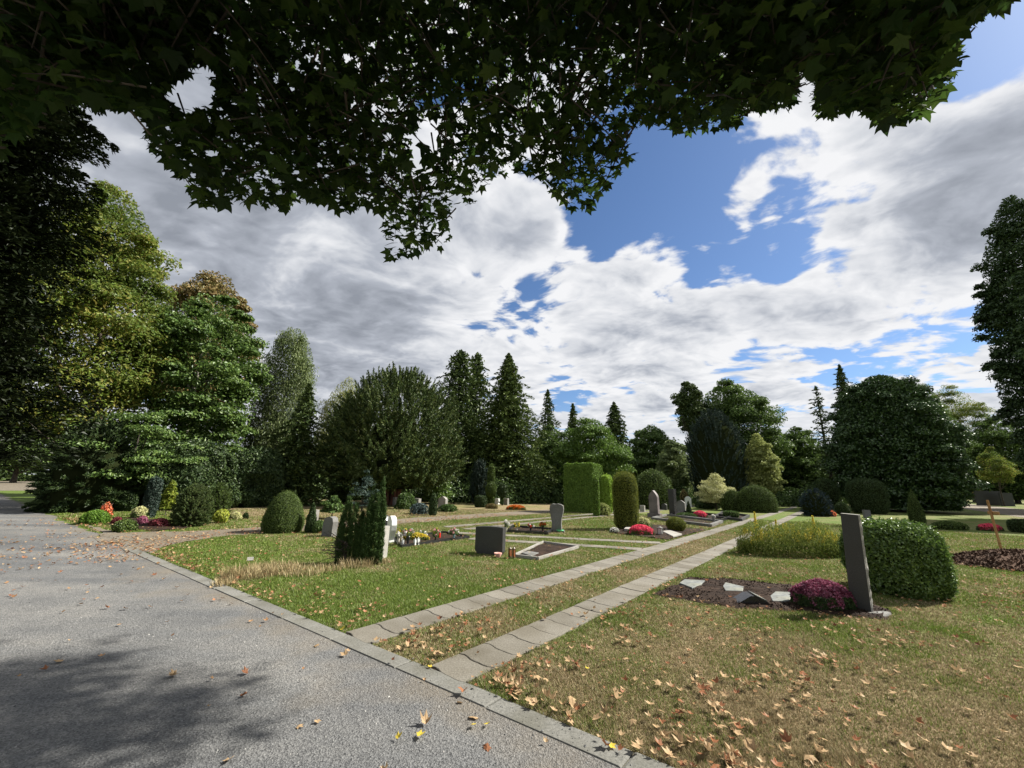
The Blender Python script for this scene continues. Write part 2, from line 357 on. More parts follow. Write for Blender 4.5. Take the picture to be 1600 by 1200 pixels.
    m2 = nd(nt, 'ShaderNodeMix', data_type='RGBA'); L(hz.outputs[0], m2.inputs[0]); L(mx.outputs[2], m2.inputs[6]); m2.inputs[7].default_value = (2.25, 2.45, 2.75, 1)
    L(m2.outputs[2], bg.inputs[0]); L(bg.outputs[0], out.inputs[0])
    w.cycles.sampling_method = 'MANUAL'; w.cycles.sample_map_resolution = 512
world()
sl = bpy.data.lights.new('sun', 'SUN'); sl.energy = 5.0; sl.angle = R_(.5); sl.color = (1, .94, .84)
so = bpy.data.objects.new('sun', sl); col.objects.link(so)
so.rotation_euler = Vector((-sdir[0], -sdir[1], -sdir[2])).to_track_quat('-Z', 'Y').to_euler(); so.location = (20, 5, 30)

# ------------------------------------------------------------------ ground and paths
def kerb_a(c): return 2.70+(c+1.218)*.058
C_L = (-4.27, -3.81); C_R = (-3.0, -2.56)
LANE_A = (-15.2, -13.4)
def poly_px(L): return np.array([gp(*q) for q in L])
JUNC = poly_px([(205, 862), (232, 865), (282, 848), (330, 841), (300, 832), (240, 831), (190, 833), (130, 819)])
BED_NEAR = poly_px([(1026, 931), (1078, 904), (1150, 908), (1235, 917), (1330, 940), (1388, 956), (1384, 968), (1250, 956), (1150, 951)])
# cross tracks
def track(p, q, w):
    a, b = gp(*p), gp(*q); d = unit(b-a); n = np.array([-d[1], d[0], 0])*w/2
    return np.array([a-n, b-n, b+n, a+n])
CROSS = [track((712, 833), (1035, 849), .42), track((735, 842), (1015, 859.5), .42)]
def frame(x, y): return x*NX+y*NY, x*SX+y*SY
def surface(x, y):
    """0 lawn, 1 gravel, 2 paving, 3 bed, 4 kerb"""
    c, a = frame(x, y); s = np.zeros(np.shape(x), int)
    k = kerb_a(c)
    s[(a < k)] = 4; s[(a < k-.18) | ((a < k) & (c < -12))] = 1
    for lo, hi in (C_L, C_R): s[(c > lo) & (c < hi) & (a >= k) & (a < 60)] = 2
    s[(c > LANE_A[0]) & (c < LANE_A[1]) & (a > k)] = 1
    for lo, hi in ((-10.6, -10.2), (-11.6, -11.2)): s[(c > lo) & (c < hi) & (a > 10.3) & (a < 70)] = 2
    for q in CROSS: s[inpoly(x, y, q)] = 2
    s[inpoly(x, y, JUNC)] = 1
    s[inpoly(x, y, BED_NEAR)] = 3
    return s
def dryness(x, y):
    c, a = frame(x, y); d = np.hypot(x, y)
    base = np.full(np.shape(x), .30)
    sm = lambda v, lo, hi: np.clip((v-lo)/(hi-lo), 0, 1)
    base = base+.37*sm(c, -2.8, -2.0)*(1-sm(a, 5.2, 7.2)*.75)          # parched lawn on the near right
    base = base+.26*((c > -3.9) & (c < -2.9))*(1-sm(a, 12, 25))      # between the wheel tracks
    base = base-.13*((c < -4.2) & (a < 4.5))*1.0
    base = base+((c < -4.2) & (a > 4.5))*(.03+.34*np.clip(noise2(x, y, 1.1, 71)-.45, 0, 1))
    base = base+.2*np.exp(-((x+3.1)**2+(y-8.2)**2)/.9)
    base = base+.22*(noise2(x, y, 1.7, 3)-.5)+.2*(noise2(x, y, .6, 5)-.5)+.14*(noise2(x, y, 6., 8)-.5)
    tanspot = ((c < -15.2) & (a > 6) & (a < 30))*.25
    return np.clip(base+tanspot, 0, 1)
def ground():
    g = np.concatenate([np.arange(-12, 24.01, .15)])
    def ax(lo, hi, s):
        core = np.arange(lo, hi+1e-6, s); o = hi+np.cumsum(s*1.25**np.arange(1, 32)); u = lo-np.cumsum(s*1.25**np.arange(1, 32))[::-1]
        return np.concatenate([u, core, o])
    X, Y = ax(-14, 16, .16), ax(-1, 22, .16)
    gx, gy = np.meshgrid(X, Y); nx, ny = len(X), len(Y)
    V = np.stack([gx.ravel(), gy.ravel(), np.zeros(gx.size)], 1)
    i = np.arange((ny-1)*nx).reshape(ny-1, nx)[:, :-1].ravel()
    mb = MB(); mb.add(V, np.stack([i, i+1, i+1+nx, i+nx], 1))
    me = mb.mesh('ground', groundmat())
    at = me.attributes.new('dry', 'FLOAT', 'POINT'); at.data.foreach_set('value', dryness(V[:, 0], V[:, 1]).astype(np.float32))
    tag(link('ground', me), 'short lawn, green with straw coloured dry patches', kind='structure')
ground()
def sheet(name, polys, z, mat, label, sub=None):
    mb = MB()
    for p in polys:
        p = np.asarray(p, float).copy(); p[:, 2] = z
        ar = sum(p[i, 0]*p[(i+1) % len(p), 1]-p[(i+1) % len(p), 0]*p[i, 1] for i in range(len(p)))
        if ar < 0: p = p[::-1]
        mb.add(p, [list(range(len(p)))])
    return tag(mb.obj(name, mat), label, kind='structure')
def wav(c0, c1, n, amp, seed):
    cs = np.linspace(c0, c1, n); return cs, amp*(noise2(cs, cs*0, .5, seed)-.5)+amp*.5*(noise2(cs, cs*0, .13, seed+1)-.5)
# main gravel path: ragged strip along the kerb
cs, _ = wav(-12.3, 10, 90, 0, 1)
near = [ca(c, kerb_a(c)-.17) for c in cs]
cs2, wv2 = wav(-160, -12.3, 500, .5, 2)
far = [ca(c, kerb_a(c)-.05+w*.8 if c > -60 else 2.2+(-60-c)*.03) for c, w in zip(cs2, wv2)]
sheet('gravel_path', [far+near+[ca(10, -6), ca(-160, -6)]], .006, GRAVEL, 'grey gravel path running off to the left')
cs3, w1 = wav(kerb_a(-14)-.3, 80, 300, .35, 4); _, w2 = wav(kerb_a(-14)-.3, 80, 300, .35, 6)
sheet('side_path', [[ca(LANE_A[0]+u, a) for a, u in zip(cs3, w1)]+[ca(LANE_A[1]+u, a) for a, u in list(zip(cs3, w2))[::-1]]], .010, GRAVEL_W, 'narrow grey gravel side path crossing the lawn')
sheet('side_path', [poly_px([(1476, 789.5), (1500, 786), (1600, 796), (1750, 812), (1750, 832), (1600, 809), (1500, 794)])], .008, GRAVEL_W, 'pale gravel path on the far right lawn')
def ragged(poly, amp, seed, step=.25):
    out = []; n = len(poly)
    for i in range(n):
        a, b = poly[i], poly[(i+1) % n]; k = max(1, int(np.linalg.norm(b-a)/step))
        for j in range(k): out.append(a+(b-a)*j/k)
    out = np.array(out); 
    out[:, 0] += amp*(noise2(out[:, 0], out[:, 1], .3, seed)-.5); out[:, 1] += amp*(noise2(out[:, 0], out[:, 1], .3, seed+2)-.5)
    return out
sheet('path_junction', [ragged(JUNC, .3, 3)], .014, GRAVEL_W, 'widened gravel where the side path meets the main path')
# kerb stones and paving slabs
def kerb():
    mb = MB(); c = -12.2; 
    while c < 4:
        L_ = 1.0; a0, a1 = kerb_a(c+.004), kerb_a(c+L_-.004); z = .014+rng.normal()*.0015
        j = rng.normal()*.004
        p = [ca(c+.004, a0-.18+j), ca(c+L_-.004, a1-.18+j), ca(c+L_-.004, a1+j), ca(c+.004, a0+j)]
        V = np.array([[*q[:2], -.05] for q in p]+[[*(q[:2]), z-.006] for q in p]+[[*(q[:2]+(np.mean(p, 0)[:2]-q[:2])*.03), z] for q in p])
        F = [[0, 1, 5, 4], [1, 2, 6, 5], [2, 3, 7, 6], [3, 0, 4, 7], [4, 5, 9, 8], [5, 6, 10, 9], [6, 7, 11, 10], [7, 4, 8, 11], [8, 9, 10, 11]]
        mb.add(V, F); c += L_
    tag(mb.obj('kerb', KERB), 'flush concrete kerb between gravel and lawn', kind='structure')
kerb()
def slabs(name, p0, d, w, n, pitch, label, z0=.016):
    """interlocking slabs with wavy joints; p0 start (centre of the left edge), d direction"""
    mb = MB(); d = unit(np.array([d[0], d[1], 0.])); s = np.array([d[1], -d[0], 0.])
    u = np.linspace(0, 1, 9); wavec = .020*np.sin(u*2*math.pi+.6)+.009*np.sin(u*4*math.pi)
    for i in range(n):
        g = .0038; z = z0+rng.normal()*.0012; tl = rng.normal()*.002
        a0 = i*pitch+g; a1 = (i+1)*pitch-g
        lo = [p0+s*(x*w)+d*(a0+y) for x, y in zip(u, wavec)]; hi = [p0+s*(x*w)+d*(a1+y) for x, y in zip(u, wavec)]
        ring = lo+hi[::-1]; m = np.mean(ring, 0); k = len(ring)
        V = np.array([[q[0], q[1], -.04] for q in ring]+[[q[0], q[1], z-.004+tl*(j < 9)] for j, q in enumerate(ring)]+
                     [[*(q[:2]+unit(m[:2]-q[:2])*.006), z+tl*(j < 9)] for j, q in enumerate(ring)])
        F = [[j, (j+1) % k, k+(j+1) % k, k+j] for j in range(k)]+[[k+j, k+(j+1) % k, 2*k+(j+1) % k, 2*k+j] for j in range(k)]
        mb.add(V, F); mb.f.setdefault((k, 0, False), []).append(np.array([list(range(2*k, 3*k))])+mb.n-len(V))
    return tag(mb.obj(name, CONC), label, kind='structure')
slabs('paved_track', ca(C_L[0], kerb_a(C_L[0])+.01), (SX, SY), C_L[1]-C_L[0], 150, .345, 'left wheel track of wavy jointed concrete slabs')
slabs('paved_track', ca(C_R[0], kerb_a(C_R[0])+.01), (SX, SY), C_R[1]-C_R[0], 150, .345, 'right wheel track of wavy jointed concrete slabs')
for i, q in enumerate(CROSS):
    d = q[1]-q[0]; L_ = np.linalg.norm(d)
    slabs('cross_track', q[3], d, .42, int(L_/.345), .345, ('far' if i == 0 else 'near')+' narrow slab track crossing the lawn behind the dark headstone')
for i, c0 in enumerate((-10.6, -11.6)):
    slabs('lawn_track', ca(c0, 10.3), (SX, SY), .4, 120, .345, ('near' if i == 0 else 'far')+' slab track beyond the vase shaped stone')
# dark soil under slab joints
mbj = MB()
for lo, hi in (C_L, C_R):
    V = np.array([ca(lo+.01, kerb_a(lo)+.02), ca(hi-.01, kerb_a(hi)+.02), ca(hi-.01, 53), ca(lo+.01, 53)]); V[:, 2] = .005
    mbj.add(V, [[0, 1, 2, 3]])
tag(mbj.obj('joint_soil', SOIL), 'dark soil in the joints between the slabs', kind='structure')

def pebbles():
    n = 60000; th = rng.uniform(-.97, .97, n); d = 1.9*(9/1.9)**rng.random(n); x, y = d*np.sin(th), d*np.cos(th)
    s = surface(x, y); c, a = frame(x, y); k = a-kerb_a(c)
    ok = (s == 1) | ((s == 4) & (rng.random(n) < .3)) | ((s == 0) & (k < .06) & (rng.random(n) < .5))
    x, y, s, d = x[ok], y[ok], s[ok], d[ok]; n = len(x); r = rng.uniform(.0016, .0042, n)*np.where(rng.random(n) < .04, 2.2, 1)
    z = np.where(s == 1, .006, .015)
    V = np.stack([np.stack([x+r*math.cos(t+.4), y+r*math.sin(t+.4), z], 1) for t in (0, 1.57, 3.14, 4.71)]+[np.stack([x+r*.2, y, z+r*.9], 1)], 1)
    V[:, :4, :2] += rng.normal(size=(n, 4, 2))*(r*.25)[:, None, None]
    i = np.arange(n)[:, None]*5; F = np.concatenate([i+np.array([[q, (q+1) % 4, 4]]) for q in range(4)])
    mb = MB(); mb.add(V.reshape(-1, 3), F)
    tag(mb.obj('loose_gravel', leafmat('pebble', [(.04, .042, .045), (.11, .113, .115), (.18, .18, .175), (.26, .255, .245)], 0, .05)), 'loose grey grit lying on the gravel path and kerb', kind='stuff')
pebbles()
# ------------------------------------------------------------------ grass
GRASS = leafmat('grass_green', [(.06, .098, .015), (.112, .162, .028), (.148, .198, .043), (.128, .172, .034)], .3, .03)
GRASS_D = leafmat('grass_dry', [(.15, .115, .06), (.27, .21, .12), (.38, .31, .19), (.11, .12, .04)], .25, .03)
def blades(n, K=95000., rmax=26.):
    th = rng.uniform(-.98, .98, n)+0; u = rng.uniform(0, 1, n); d = 1.9*(rmax/1.9)**u
    x, y = d*np.sin(th), d*np.cos(th)
    qx, qy, w = px(np.stack([x, y, 0*x], 1))
    ok = (qx > -60) & (qx < 1660) & (qy < 1300) & (surface(x+.07*(noise2(x, y, .09, 51)-.5), y+.07*(noise2(x, y, .09, 52)-.5)) == 0)
    return x[ok], y[ok], d[ok]
def grass():
    x, y, d = blades(1700000)
    dr = dryness(x, y)+.5*(noise2(x, y, .35, 21)-.5)+rng.normal(size=len(x))*.22
    isd = dr > .44
    patch = noise2(x, y, .9, 31)
    h = (.010+.017*rng.random(len(x)))*(1+.7*(patch-.4))*(1+.03*d)*(1+1.6*np.clip(noise2(x, y, .13, 61)-.68, 0, 1)*3*noise2(x, y, .8, 62))
    h = np.where(isd, h*.8, h)
    w = .0010*d*(.7+.7*rng.random(len(x)))+.0009
    az = rng.uniform(0, 2*math.pi, len(x)); le = rng.uniform(.15, 1.1, len(x))
    for nm, sel, mat, lb in (('grass', ~isd, GRASS, 'short green grass blades of the lawn'), ('dry_grass', isd, GRASS_D, 'dry straw coloured grass blades in the lawn')):
        P = np.stack([x, y, 0*x], 1)[sel]; n = len(P); A = az[sel]
        s = np.stack([np.cos(A), np.sin(A), 0*A], 1)*(w[sel]/2)[:, None]
        t = np.stack([-np.sin(A)*le[sel]*h[sel], np.cos(A)*le[sel]*h[sel], h[sel]], 1)
        V = np.stack([P-s, P+s, P+t+s*.2], 1).reshape(-1, 3)
        mb = MB(); mb.add(V, np.arange(3*n).reshape(n, 3)); tag(mb.obj(nm, mat), lb, kind='stuff')
grass()
def tuft(mb, cx, cy, r, n, h, w=.006, lean=.5, m=0, z0=0, ry=None):
    a = rng.uniform(0, 2*math.pi, n); q = r*np.sqrt(rng.random(n)); P = np.stack([cx+q*np.cos(a), cy+(ry or r)/r*q*np.sin(a), np.full(n, z0)], 1)
    b = rng.uniform(0, 2*math.pi, n); hh = h*rng.uniform(.4, 1.1, n); s = np.stack([np.cos(b), np.sin(b), 0*b], 1)*w/2
    l = rng.uniform(.1, 1, n)*lean; t = np.stack([-np.sin(b)*l*hh, np.cos(b)*l*hh, hh*.6], 1); t2 = np.stack([-np.sin(b)*l*hh*2.2, np.cos(b)*l*hh*2.2, hh], 1)
    V = np.stack([P-s, P+s, P+t+s*.8, P+t-s*.8, P+t2], 1).reshape(-1, 3); i = np.arange(n)[:, None]*5
    mb.add(V, i+np.array([[0, 1, 2, 3]]), m); mb.f.setdefault((3, m, False), []).append((i+np.array([[3, 2, 4]]))+mb.n-len(V))
mb = MB()
for (x_, y_, r, n, h) in ((395, 900, .34, 620, .18), (430, 893, .42, 700, .17), (470, 895, .42, 520, .14), (510, 892, .25, 220, .12), (360, 905, .16, 260, .22), (556, 884, .34, 420, .18), (600, 880, .2, 160, .12), (350, 915, .15, 200, .14)):
    p = gp(x_, y_); tuft(mb, p[0], p[1], r, n, h, .008, .45)
tag(mb.obj('tall_dry_grass', leafmat('straw', [(.16, .12, .06), (.34, .26, .14), (.46, .38, .22), (.1, .11, .03)], .3, .03)), 'uncut straw coloured grass beside the split yew bush', kind='stuff')

# ------------------------------------------------------------------ vegetation generators (local coordinates, base at the origin)
def prof_r(prof, t):
    p = np.asarray(prof, float); return np.interp(t, p[:, 0], p[:, 1])
def surf_points(n, prof, H, R, jit=.06, rot=0, ell=1.):
    """points and outward normals on a body of revolution; prof = [(t, r)], t along the height"""
    tt = np.linspace(prof[0][0], prof[-1][0], 200); r = prof_r(prof, tt)*R
    dz = np.gradient(tt*H); dr = np.gradient(r); ds = np.hypot(dz, dr)*(r+.03*R)
    cdf = np.cumsum(ds); cdf /= cdf[-1]
    t = np.interp(rng.random(n), cdf, tt); a = rng.uniform(0, 2*math.pi, n)
    rr = prof_r(prof, t)*R; nz = -np.interp(t, tt, dr/np.maximum(np.hypot(dz, dr), 1e-6)); nr = np.interp(t, tt, dz/np.maximum(np.hypot(dz, dr), 1e-6))
    N = np.stack([np.cos(a)*nr, np.sin(a)*nr, nz], 1)
    lump = 1+jit*(noise2(a*rr.mean()*2+50, t*H, .45*max(R, .3), 7)-.5)*2
    P = np.stack([rr*lump*np.cos(a), rr*lump*np.sin(a)*ell, t*H], 1)
    return P, N, t, a
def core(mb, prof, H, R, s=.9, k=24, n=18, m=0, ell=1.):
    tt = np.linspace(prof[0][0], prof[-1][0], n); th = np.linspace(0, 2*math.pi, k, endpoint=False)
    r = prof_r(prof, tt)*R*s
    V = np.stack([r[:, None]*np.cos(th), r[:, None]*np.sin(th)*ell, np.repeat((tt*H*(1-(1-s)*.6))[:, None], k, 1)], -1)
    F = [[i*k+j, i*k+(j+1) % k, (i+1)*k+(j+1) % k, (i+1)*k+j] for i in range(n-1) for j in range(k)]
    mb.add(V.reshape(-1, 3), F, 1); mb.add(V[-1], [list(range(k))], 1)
DOME = [(0, .82), (.1, .95), (.3, 1.), (.55, .93), (.75, .76), (.9, .5), (.98, .22), (1, .03)]
EGG = [(0, .55), (.08, .85), (.25, 1.), (.5, .95), (.75, .76), (.9, .48), (.98, .2), (1, .02)]
BALL = [(0, .3), (.08, .6), (.2, .85), (.4, 1.), (.6, .98), (.8, .75), (.92, .45), (1, .03)]
COL = [(0, .7), (.1, .92), (.4, 1.), (.75, .98), (.9, .85), (.97, .55), (1, .05)]
CONE = [(0, .6), (.1, 1.), (.35, .9), (.6, .65), (.8, .42), (.94, .2), (1, .02)]
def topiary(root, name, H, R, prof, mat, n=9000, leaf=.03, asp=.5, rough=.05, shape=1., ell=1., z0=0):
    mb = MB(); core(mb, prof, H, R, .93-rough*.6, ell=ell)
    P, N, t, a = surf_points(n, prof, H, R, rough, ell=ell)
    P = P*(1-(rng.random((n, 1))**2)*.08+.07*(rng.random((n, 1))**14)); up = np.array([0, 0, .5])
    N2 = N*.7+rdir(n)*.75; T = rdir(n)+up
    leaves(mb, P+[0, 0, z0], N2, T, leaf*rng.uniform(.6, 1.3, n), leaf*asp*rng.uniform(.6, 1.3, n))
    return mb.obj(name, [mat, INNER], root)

def limbs(mb, H, r0, ends, k=7, wob=.05, split=.25, lean=(0, 0)):
    """tapered trunk and limbs to the given end points"""
    top = np.array([lean[0], lean[1], H*.85]); n = 9
    pts = np.linspace([0, 0, -.1], top, n); pts[1:, :2] += rng.normal(size=(n-1, 2))*wob*r0*3
    rad = r0*np.linspace(1, .18, n); rad[0] *= 1.35
    tube(mb, pts, rad, 9, rough=.05)
    for e in ends:
        e = np.asarray(e, float); z = np.clip(e[2]*rng.uniform(.35, .75), H*split*.5, H*.8)
        i = z/(H*.85)*(n-1); b = np.array([np.interp(i, range(n), pts[:, j]) for j in range(3)]); rb = np.interp(i, range(n), rad)*.5
        m = (b+e)/2+np.array([0, 0, -.06*H*rng.random()])
        s = np.linspace(0, 1, 6)[:, None]; c = (1-s)**2*b+2*s*(1-s)*m+s**2*e
        tube(mb, c, np.linspace(rb, .02, 6), 5)
def crown_clumps(prof, H, R, nclump, z0=.2, rmin=.35, ell=1.):
    tt = np.linspace(prof[0][0], prof[-1][0], 200); w = prof_r(prof, tt)**1.3+.02; cdf = np.cumsum(w)/w.sum()
    t = np.interp(rng.random(nclump), cdf, tt); a = rng.uniform(0, 2*math.pi, nclump)
    q = np.maximum(rng.random(nclump)**.45, rmin)
    r = prof_r(prof, t)*R*q
    return np.stack([r*np.cos(a), r*np.sin(a)*ell, t*H], 1), t, a, q
TREE = [(.14, .35), (.25, .8), (.4, 1.), (.6, .95), (.78, .72), (.9, .45), (1, .12)]
ROUND = [(.05, .6), (.2, .92), (.4, 1.), (.6, .93), (.78, .74), (.9, .48), (1, .1)]
def broadleaf(root, H, R, mat, nclump=90, per=380, leaf=.16, prof=TREE, cl=.2, droop=.0, trunk=BARK, r0=None, flat=.75, ell=1., name='crown', asp=.62, strands=0, fill=.45, shift=(0, 0)):
    C, t, a, q = crown_clumps(prof, H, R, nclump, ell=ell)
    SH = np.array([shift[0], shift[1], 0.]); C = C+SH
    mb = MB(); cr = cl*R*rng.uniform(.65, 1.25, nclump)*(.6+.5*prof_r(prof, t))
    # big rounded clumps, each a shell of leaves
    D = rdir(nclump*per); D[:, 2] = np.abs(D[:, 2])*.9-.25*rng.random(len(D)); D = unit(D)
    ci = np.repeat(np.arange(nclump), per); rr = rng.random(len(ci))**.4
    P = C[ci]+D*(cr[ci]*rr)[:, None]*np.array([1.15, 1.15, flat])
    P += rng.normal(size=P.shape)*(cr[ci]*.10)[:, None]
    if strands:
        P[:, 2] -= np.abs(rng.normal(size=len(P)))*strands*(rr > .4)
    m = int(nclump*per*fill)
    if m:
        Q, tq, aq, qq = crown_clumps(prof, H, R*.92, m, rmin=.05, ell=ell); Q = Q+SH
        P = np.concatenate([P, Q]); D = np.concatenate([D, rdir(m)])
    P[:, 2] = np.maximum(P[:, 2], .3)
    N = D*.55+rdir(len(P))*.6+np.array([0, 0, .45]); T = rdir(len(P))+D*.6-np.array([0, 0, .3+droop*3])
    leaves(mb, P, N, T, leaf*rng.uniform(.6, 1.35, len(P)), leaf*asp*rng.uniform(.6, 1.3, len(P)))
    o = mb.obj(name, mat, root)
    if trunk:
        mt = MB(); sel = np.argsort(-q)[:10]; limbs(mt, H*.95, r0 or R*.055, C[sel]*.9, lean=shift)
        mt.obj('trunk', trunk, root)
    return o
def spruce(root, H, R, mat, tiers=26, per=11, leaf=.22, droop=.35, z0=.12, dens=26, trunk=BARK, power=.85, tipup=0., asp=.42, rag=.25, r0=None, crown_c=None):
    """whorls of drooping boughs carrying hanging sprays of needles"""
    mb = MB(); mt = MB()
    for i in range(tiers):
        tz = z0+(1-z0)*(i+rng.random()*.5)/tiers
        Lr = R*(1-(tz-z0)/(1-z0))**power
        nb = max(4, int(per*(.45+.55*Lr/R)))
        for j in range(nb):
            a = 2*math.pi*(j+rng.random())/nb; L_ = Lr*rng.uniform(1-rag*1.8, 1+rag*.5)*(.8+.45*noise2(a*1.3, tz*9, .8, tiers))+.12
            m = max(14, int(dens*L_/R*rng.uniform(.8, 1.2)*3.6))
            s = rng.random(m)**.7; dr = -droop*L_*(s**1.6)+tipup*L_*s**4
            side = rng.normal(size=m)*.16*L_*(1.15-s)+rng.normal(size=m)*.03*L_
            ca_, sa = math.cos(a), math.sin(a)
            P = np.stack([ca_*s*L_-sa*side, sa*s*L_+ca_*side, tz*H+dr-np.abs(rng.normal(size=m))*.05*L_-np.abs(side)*.25], 1)
            T = np.stack([ca_*np.ones(m)-sa*np.sign(side)*.8, sa*np.ones(m)+ca_*np.sign(side)*.8, -.35-.6*rng.random(m)], 1)+rdir(m)*.3
            N = np.stack([rng.normal(size=m)*.4, rng.normal(size=m)*.4, np.ones(m)], 1)
            leaves(mb, P, N, T, leaf*rng.uniform(.6, 1.4, m), leaf*asp*rng.uniform(.7, 1.5, m), .3)
    m = tiers*per*dens//2; tq = z0+(1-z0)*rng.random(m)**1.3; rq = R*(1-(tq-z0)/(1-z0))**power*np.where(rng.random(m) < .5, .75, .4)*rng.random(m)**.5; aq = rng.uniform(0, 6.28, m)
    leaves(mb, np.stack([rq*np.cos(aq), rq*np.sin(aq), tq*H], 1), rdir(m), rdir(m)-[0, 0, .5], leaf*1.2, leaf*.5)
    tube(mb, [[0, 0, H*.93], [0, 0, H*1.01]], [.05, .01], 4)
    mb.obj('crown', mat, root)
    tube(mt, np.array([[0, 0, -.1], [0, 0, H*.3], [0, 0, H*.7], [0, 0, H*.97]]), np.array([1.2, .8, .4, .06])*(r0 or H*.016), 8)
    mt.obj('trunk', trunk, root)
def plumes(root, H, R, mat, prof, n=700, per=60, leaf=.16, up=.55, asp=.22, plen=.16, name='crown', ell=1., core_s=.0, spiky=.5, hang=0, jit=.06, wild=.28):
    """dense crown of outward, upward-pointing feathery shoots (yew, cypress)"""
    mb = MB()
    if core_s: core(mb, prof, H, R, core_s, ell=ell)
    P0, N0, t, a = surf_points(n, prof, H, R, jit, ell=ell)
    P0 = P0*np.concatenate([np.ones((n, 2))*(1-.35*rng.random((n, 1))**2.2), np.ones((n, 1))], 1)
    d = unit(N0+np.array([0, 0, up])+rdir(n)*wild)
    Ls = plen*H*rng.uniform(.5, 1.25, n)*(1+spiky*rng.random(n))
    i = np.repeat(np.arange(n), per); s = rng.random(n*per)
    P = P0[i]+d[i]*((s-.62)*Ls[i])[:, None]; wid = (1-s)*.22*Ls[i]+.02*Ls[i]
    off = rdir(n*per); P += off*wid[:, None]*.55; P[:, 2] -= hang*np.abs(off[:, 2])*wid
    T = d[i]+off*.55; N = rdir(n*per)+N0[i]*.4
    P[:, 2] = np.maximum(P[:, 2], .05)
    leaves(mb, P, N, T, leaf*rng.uniform(.6, 1.4, n*per), leaf*asp*rng.uniform(.7, 1.4, n*per), .25)
    return mb.obj(name, [mat, INNER], root)

# foliage colours
LM = dict(
 oak=leafmat('leaf_oak', [(.018, .034, .008), (.035, .062, .013), (.058, .095, .02), (.08, .12, .028)], .28, .06),
 maple=leafmat('leaf_maple_green', [(.02, .042, .009), (.04, .074, .015), (.062, .10, .022), (.085, .125, .03)], .25, .06),
 goldm=leafmat('leaf_maple_yellowing', [(.05, .085, .014), (.078, .115, .018), (.11, .13, .022), (.15, .125, .03), (.065, .1, .018)], .4, .04, (.045, .07, .014), .3),
 rust=leafmat('leaf_rusty', [(.05, .055, .016), (.12, .095, .035), (.19, .13, .06), (.07, .08, .02)], .25, .05),
 birch=leafmat('leaf_birch', [(.05, .075, .025), (.09, .12, .045), (.13, .155, .06)], .3, .06),
 willow=leafmat('leaf_willow', [(.10, .12, .035), (.16, .175, .06), (.2, .2, .07)], .35, .05),
 spruce=leafmat('needle_spruce', [(.018, .032, .01), (.038, .058, .017), (.07, .095, .028)], .12, .05),
 spruce2=leafmat('needle_spruce_olive', [(.025, .042, .012), (.05, .073, .02), (.085, .11, .03)], .12, .05),
 dark=leafmat('needle_near_shaded', [(.005, .010, .003), (.012, .02, .006), (.022, .03, .009)], .1, .03),  # near spruce: shade from the maple put into darker needle colour
 yew=leafmat('needle_yew', [(.015, .03, .009), (.032, .052, .015), (.052, .075, .02), (.075, .088, .027)], .12, .05),
 yewt=leafmat('needle_yew_topiary', [(.02, .035, .01), (.045, .07, .016), (.075, .105, .022)], .12, .05),
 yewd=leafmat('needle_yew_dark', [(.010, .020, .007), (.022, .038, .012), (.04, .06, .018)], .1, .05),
 yewg=leafmat('needle_yew_golden', [(.035, .05, .01), (.08, .095, .014), (.15, .16, .02)], .15, .05),
 thuja=leafmat('thuja', [(.04, .075, .012), (.075, .13, .02), (.12, .18, .03)], .2, .05),
 laurel=leafmat('laurel', [(.03, .055, .012), (.055, .1, .018), (.10, .15, .03)], .2, .12, rough=.35),
 bright=leafmat('leaf_bright', [(.10, .17, .02), (.16, .24, .03), (.2, .28, .05)], .35, .06),
 cyp=leafmat('cypress_blue', [(.010, .018, .014), (.02, .033, .026), (.035, .052, .04)], .08, .05),
 blue=leafmat('blue_spruce', [(.035, .055, .055), (.06, .09, .09), (.09, .125, .12)], .1, .05),
 blued=leafmat('blue_spruce_dark', [(.012, .022, .025), (.022, .04, .045), (.04, .06, .068)], .1, .05),
 holly=leafmat('holly', [(.012, .025, .008), (.022, .045, .012), (.04, .07, .018)], .1, .1, rough=.35),
 cream=leafmat('variegated', [(.2, .21, .09), (.33, .33, .16), (.42, .4, .22), (.15, .17, .06)], .25, .06),
 pale=leafmat('leaf_pale', [(.10, .125, .035), (.17, .19, .06), (.22, .24, .09)], .35, .05),
 low=leafmat('ground_cover', [(.03, .06, .015), (.06, .11, .025), (.10, .15, .04)], .2, .05),
 lime=leafmat('leaf_lime', [(.15, .2, .03), (.25, .28, .04), (.3, .3, .06)], .3, .05),
 pink=leafmat('petal_pink', [(.6, .03, .09), (.75, .08, .16), (.78, .16, .22), (.45, .02, .06)], .25, .03),
 mauve=leafmat('petal_mauve', [(.15, .03, .06), (.25, .06, .11), (.42, .18, .26), (.08, .016, .034)], .2, .03),
 red=leafmat('petal_red', [(.4, .03, .02), (.55, .06, .03), (.3, .02, .02)], .25, .03),
 orange=leafmat('petal_orange', [(.5, .12, .02), (.6, .2, .03), (.4, .08, .02)], .25, .03),
 coral=leafmat('leaf_coral', [(.4, .10, .05), (.5, .17, .08), (.3, .06, .04)], .25, .03),
 yellow=leafmat('petal_yellow', [(.5, .38, .03), (.65, .5, .06), (.6, .55, .1)], .3, .03),
 white=leafmat('petal_white', [(.6, .6, .55), (.75, .75, .7), (.65, .6, .6)], .25, .03),
 rose=leafmat('petal_rose', [(.6, .3, .3), (.7, .42, .4), (.65, .25, .3)], .25, .03),
 burg=leafmat('leaf_burgundy', [(.05, .012, .015), (.12, .02, .03), (.16, .05, .05)], .2, .05),
 twig=leafmat('twig_brown', [(.10, .06, .035), (.18, .12, .07)], 0, .02),
)

